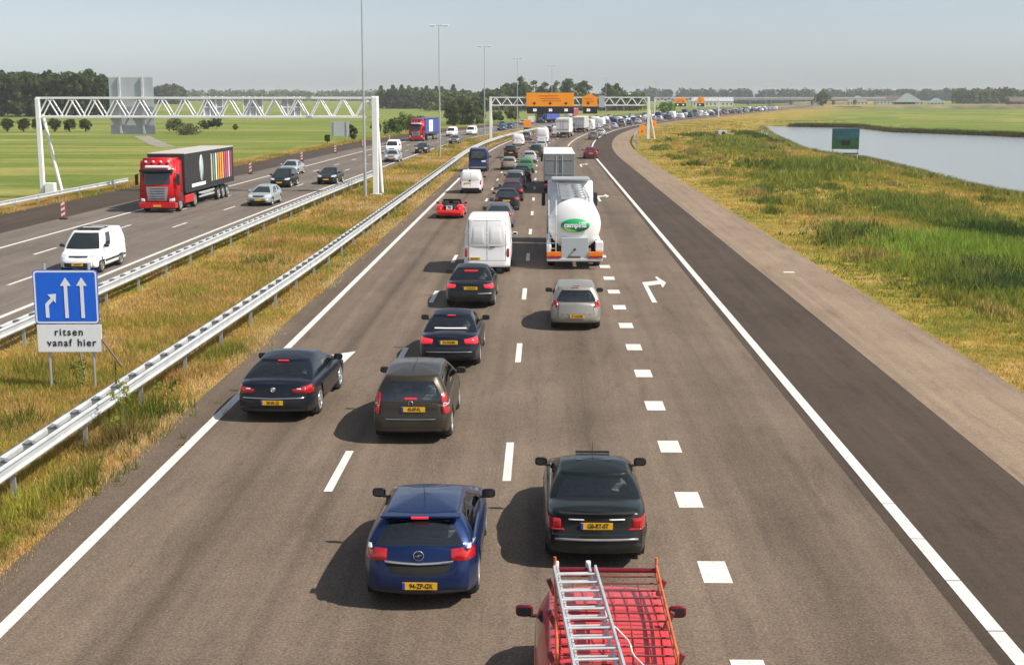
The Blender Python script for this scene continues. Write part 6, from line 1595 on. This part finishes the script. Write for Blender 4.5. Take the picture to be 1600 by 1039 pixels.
# ------------------------------------------------------------------ traffic farther off
def simple(c, front=False, **k):
    hw = c['W'] / 2
    if front: c = with_(c, panels=frontp(hw), plates=[(0, .46, 'front', None)], **k)
    else: c = with_(c, panels=[('tail_lamp*', 'lampred', [(hw * .62, .74), (hw * .96, .74)], [(hw * .62, .90), (hw * .96, .92)], 'rear', .02)], plates=[(0, .70, 'rear', None)], **k)
    return c
PR = {}
for nm, base, cat in (('saloon_car', with_(SEDAN, seams=[]), 'car'), ('hatchback_car', with_(HATCH, seams=[]), 'car'), ('people_carrier', with_(MPV, seams=[]), 'car'), ('delivery_van', VAN, 'van'), ('small_van', SVAN, 'van')):
    for fr in (False, True): PR[(nm, fr)] = (simple(base, fr), cat)
BUILT = {}
def vehicle(kind, col, label, px=None, py=None, front=False, xy=None, group=None, rz=None, glass=None):
    """first of a kind is built, later ones are copies in another paint"""
    key = (kind, front)
    c, cat = PR[key]; L = c['L']
    if xy is None:
        X, Y = at(px, py, .22); Y += L / 2
    else: X, Y = xy
    h = head_at(Y) if rz is None else rz
    if front: h += math.pi
    if key not in BUILT:
        t, S = make_car(kind, label, cat, c, P_[col], group=group, lod=.5); BUILT[key] = (t, col)
        t.location = (X, Y, 0); t.rotation_euler = (0, 0, h)
        return t
    src, sc = BUILT[key]
    mats = {P_[sc]: P_[col]} if sc != col else None
    return copy_thing(src, kind, label, (X, Y, 0), h, group, mats)
# middle lane queue beyond the tall white van
for k, col, lb, px, py in [
    ('saloon_car', 'grey', 'grey saloon with red lamps hidden half behind the tall white van', 779, 352),
    ('saloon_car', 'black_green', 'dark green saloon two cars ahead of the tall white van', 791, 325),
    ('saloon_car', 'plum', 'dark plum saloon three cars ahead of the tall white van', 799, 311),
    ('people_carrier', 'grey', 'blue grey people carrier left of the shadow of the box truck', 805, 293),
    ('saloon_car', 'black', 'black saloon between the people carrier and the green car', 815, 281),
    ('saloon_car', 'green', 'bright green car in the middle lane', 821, 268),
    ('hatchback_car', 'lgreen', 'pale silver car just ahead of the bright green car', 827, 252),
    ('people_carrier', 'dgreen', 'dark green tall car beside the corner of the grey box truck', 838, 243),
    ('saloon_car', 'pale', 'silver car right of the dark green tall car', 846, 233),
    ('delivery_van', 'white', 'white van with dark rear in the middle lane under the orange warning trailer', 848, 222),
]: vehicle(k, col, lb, px, py)
for k, col, lb, px, py in [
    ('hatchback_car', 'silver', 'silver hatchback in the left lane beside the bright green car', 795, 263),
    ('people_carrier', 'black', 'black sport utility car in the left lane ahead of the silver hatchback', 798, 245),
    ('small_van', 'white', 'square white van at the far end of the left lane', 810, 226),
    ('people_carrier', 'grey', 'grey car right of the square white van', 824, 218),
    ('saloon_car', 'dred', 'dark red car alone in the exit lane by the curve', 923, 246),
    ('saloon_car', 'grey', 'grey car in the exit lane under the small orange board', 928, 217),
    ('hatchback_car', 'pale', 'silver car ahead of the grey car in the exit lane', 940, 211),
]: vehicle(k, col, lb, px, py)
# oncoming
for k, col, lb, px, py in [
    ('hatchback_car', 'lgreen', 'oncoming pale silver green car, nearest the guard rail', 404, 318),
    ('people_carrier', 'black', 'oncoming dark sport utility car behind the pale silver green car', 437, 290),
    ('saloon_car', 'pale', 'oncoming silver car in the outer lane beside the dark sport utility car', 450, 271),
    ('saloon_car', 'black_green', 'oncoming dark saloon alone in the inner lane', 510, 285),
    ('saloon_car', 'pale', 'oncoming silver car beside the white gantry leg', 611, 251),
    ('small_van', 'white', 'oncoming white van behind the silver car at the gantry leg', 612, 238),
    ('hatchback_car', 'black', 'oncoming black car below the red and blue truck', 658, 238),
    ('small_van', 'white', 'oncoming white van right of the second lamp post', 705, 212),
    ('hatchback_car', 'grey', 'oncoming dark grey car in front of the white van', 710, 223),
    ('small_van', 'white', 'oncoming small white van below the willows', 736, 210),
    ('hatchback_car', 'navy', 'oncoming dark blue car below the round pale tree', 797, 200),
]: vehicle(k, col, lb, px, py, front=True, rz=head_at(at(px, py)[1]) - (R(1.2) if py > 240 else 0))
# the far queue, three lanes, bumper to bumper round the bend
cols = ['grey', 'black', 'pale', 'white', 'silver', 'dred', 'navy', 'black_blue', 'lgreen', 'grey', 'pale', 'white']
cn = dict(grey='grey', black='black', pale='silver', white='white', silver='beige silver', dred='dark red', navy='dark blue', black_blue='black', lgreen='pale green silver', red='red')
kn = dict(saloon_car='saloon', hatchback_car='hatchback', people_carrier='people carrier', small_van='small van', delivery_van='tall van')
for li, xl in enumerate((-5.9, -2.4, 1.1, 4.7)):
    y = (268, 262, 296, 300)[li] + rnd.uniform(0, 6)
    while y < 760:
        kd = rnd.choice(['saloon_car', 'hatchback_car', 'hatchback_car', 'people_carrier', 'saloon_car', 'small_van', 'delivery_van'] if y < 600 else ['saloon_car', 'hatchback_car', 'people_carrier', 'small_van'])
        cl = rnd.choice(cols) if 'van' not in kd else rnd.choice(['white', 'white', 'grey', 'navy'])
        h = head_at(y); X = off_r(y) + xl * math.cos(h); Yq = y + xl * math.sin(h)
        seg = 'just beyond the second gantry' if y < 340 else 'entering the bend' if y < 430 else 'round the third gantry' if y < 540 else 'approaching the viaduct'
        ln = ['outer left lane', 'second lane', 'third lane', 'exit lane'][li]
        kn_ = kn[kd]
        vehicle(kd, cl, 'distant %s %s queuing in the %s, %s' % (cn[cl], kn_, ln, seg), xy=(X, Yq), group='distant %s %s queue, %s, %s' % (cn[cl], kn_, ln, seg))
        y += rnd.uniform(8, 13) * (1.0 if li < 3 else 1.8) + (3 if 'van' in kd else 0)
# distant oncoming cars
for i in range(16):
    y = 300 + i * 26 + rnd.uniform(-7, 7); xl = rnd.choice([-26.1, -23.2, -20.3]); h = head_at(y); X = off_l(y) + xl * math.cos(h); cl = rnd.choice(cols); kd = rnd.choice(['saloon_car', 'hatchback_car'])
    seg = 'before the bend' if y < 420 else 'in the bend' if y < 560 else 'beyond the bend'
    vehicle(kd, cl, 'distant oncoming %s %s %s' % (cn[cl], kn[kd], seg), front=True, xy=(X, y + xl * math.sin(h)), group='distant oncoming %s %s, %s' % (cn[cl], kn[kd], seg))
# ------------------------------------------------------------------ summer haze
HAZE = 0.00015
if HAZE > 0:
    m = bpy.data.materials.new('haze'); m.use_nodes = True; n = m.node_tree; n.nodes.clear()
    o_ = n.nodes.new('ShaderNodeOutputMaterial'); v = n.nodes.new('ShaderNodeVolumePrincipled')
    v.inputs['Color'].default_value = (0.95, 0.98, 1.0, 1); v.inputs['Density'].default_value = HAZE; v.inputs['Anisotropy'].default_value = 0.0
    n.links.new(v.outputs[0], o_.inputs['Volume'])
    hz = MB().box((0, 1500, 11.5), (7000, 4400, 29)).build('haze', m); hz['kind'] = 'stuff'
print('objects', len(bpy.data.objects), 'meshes', len(bpy.data.meshes))
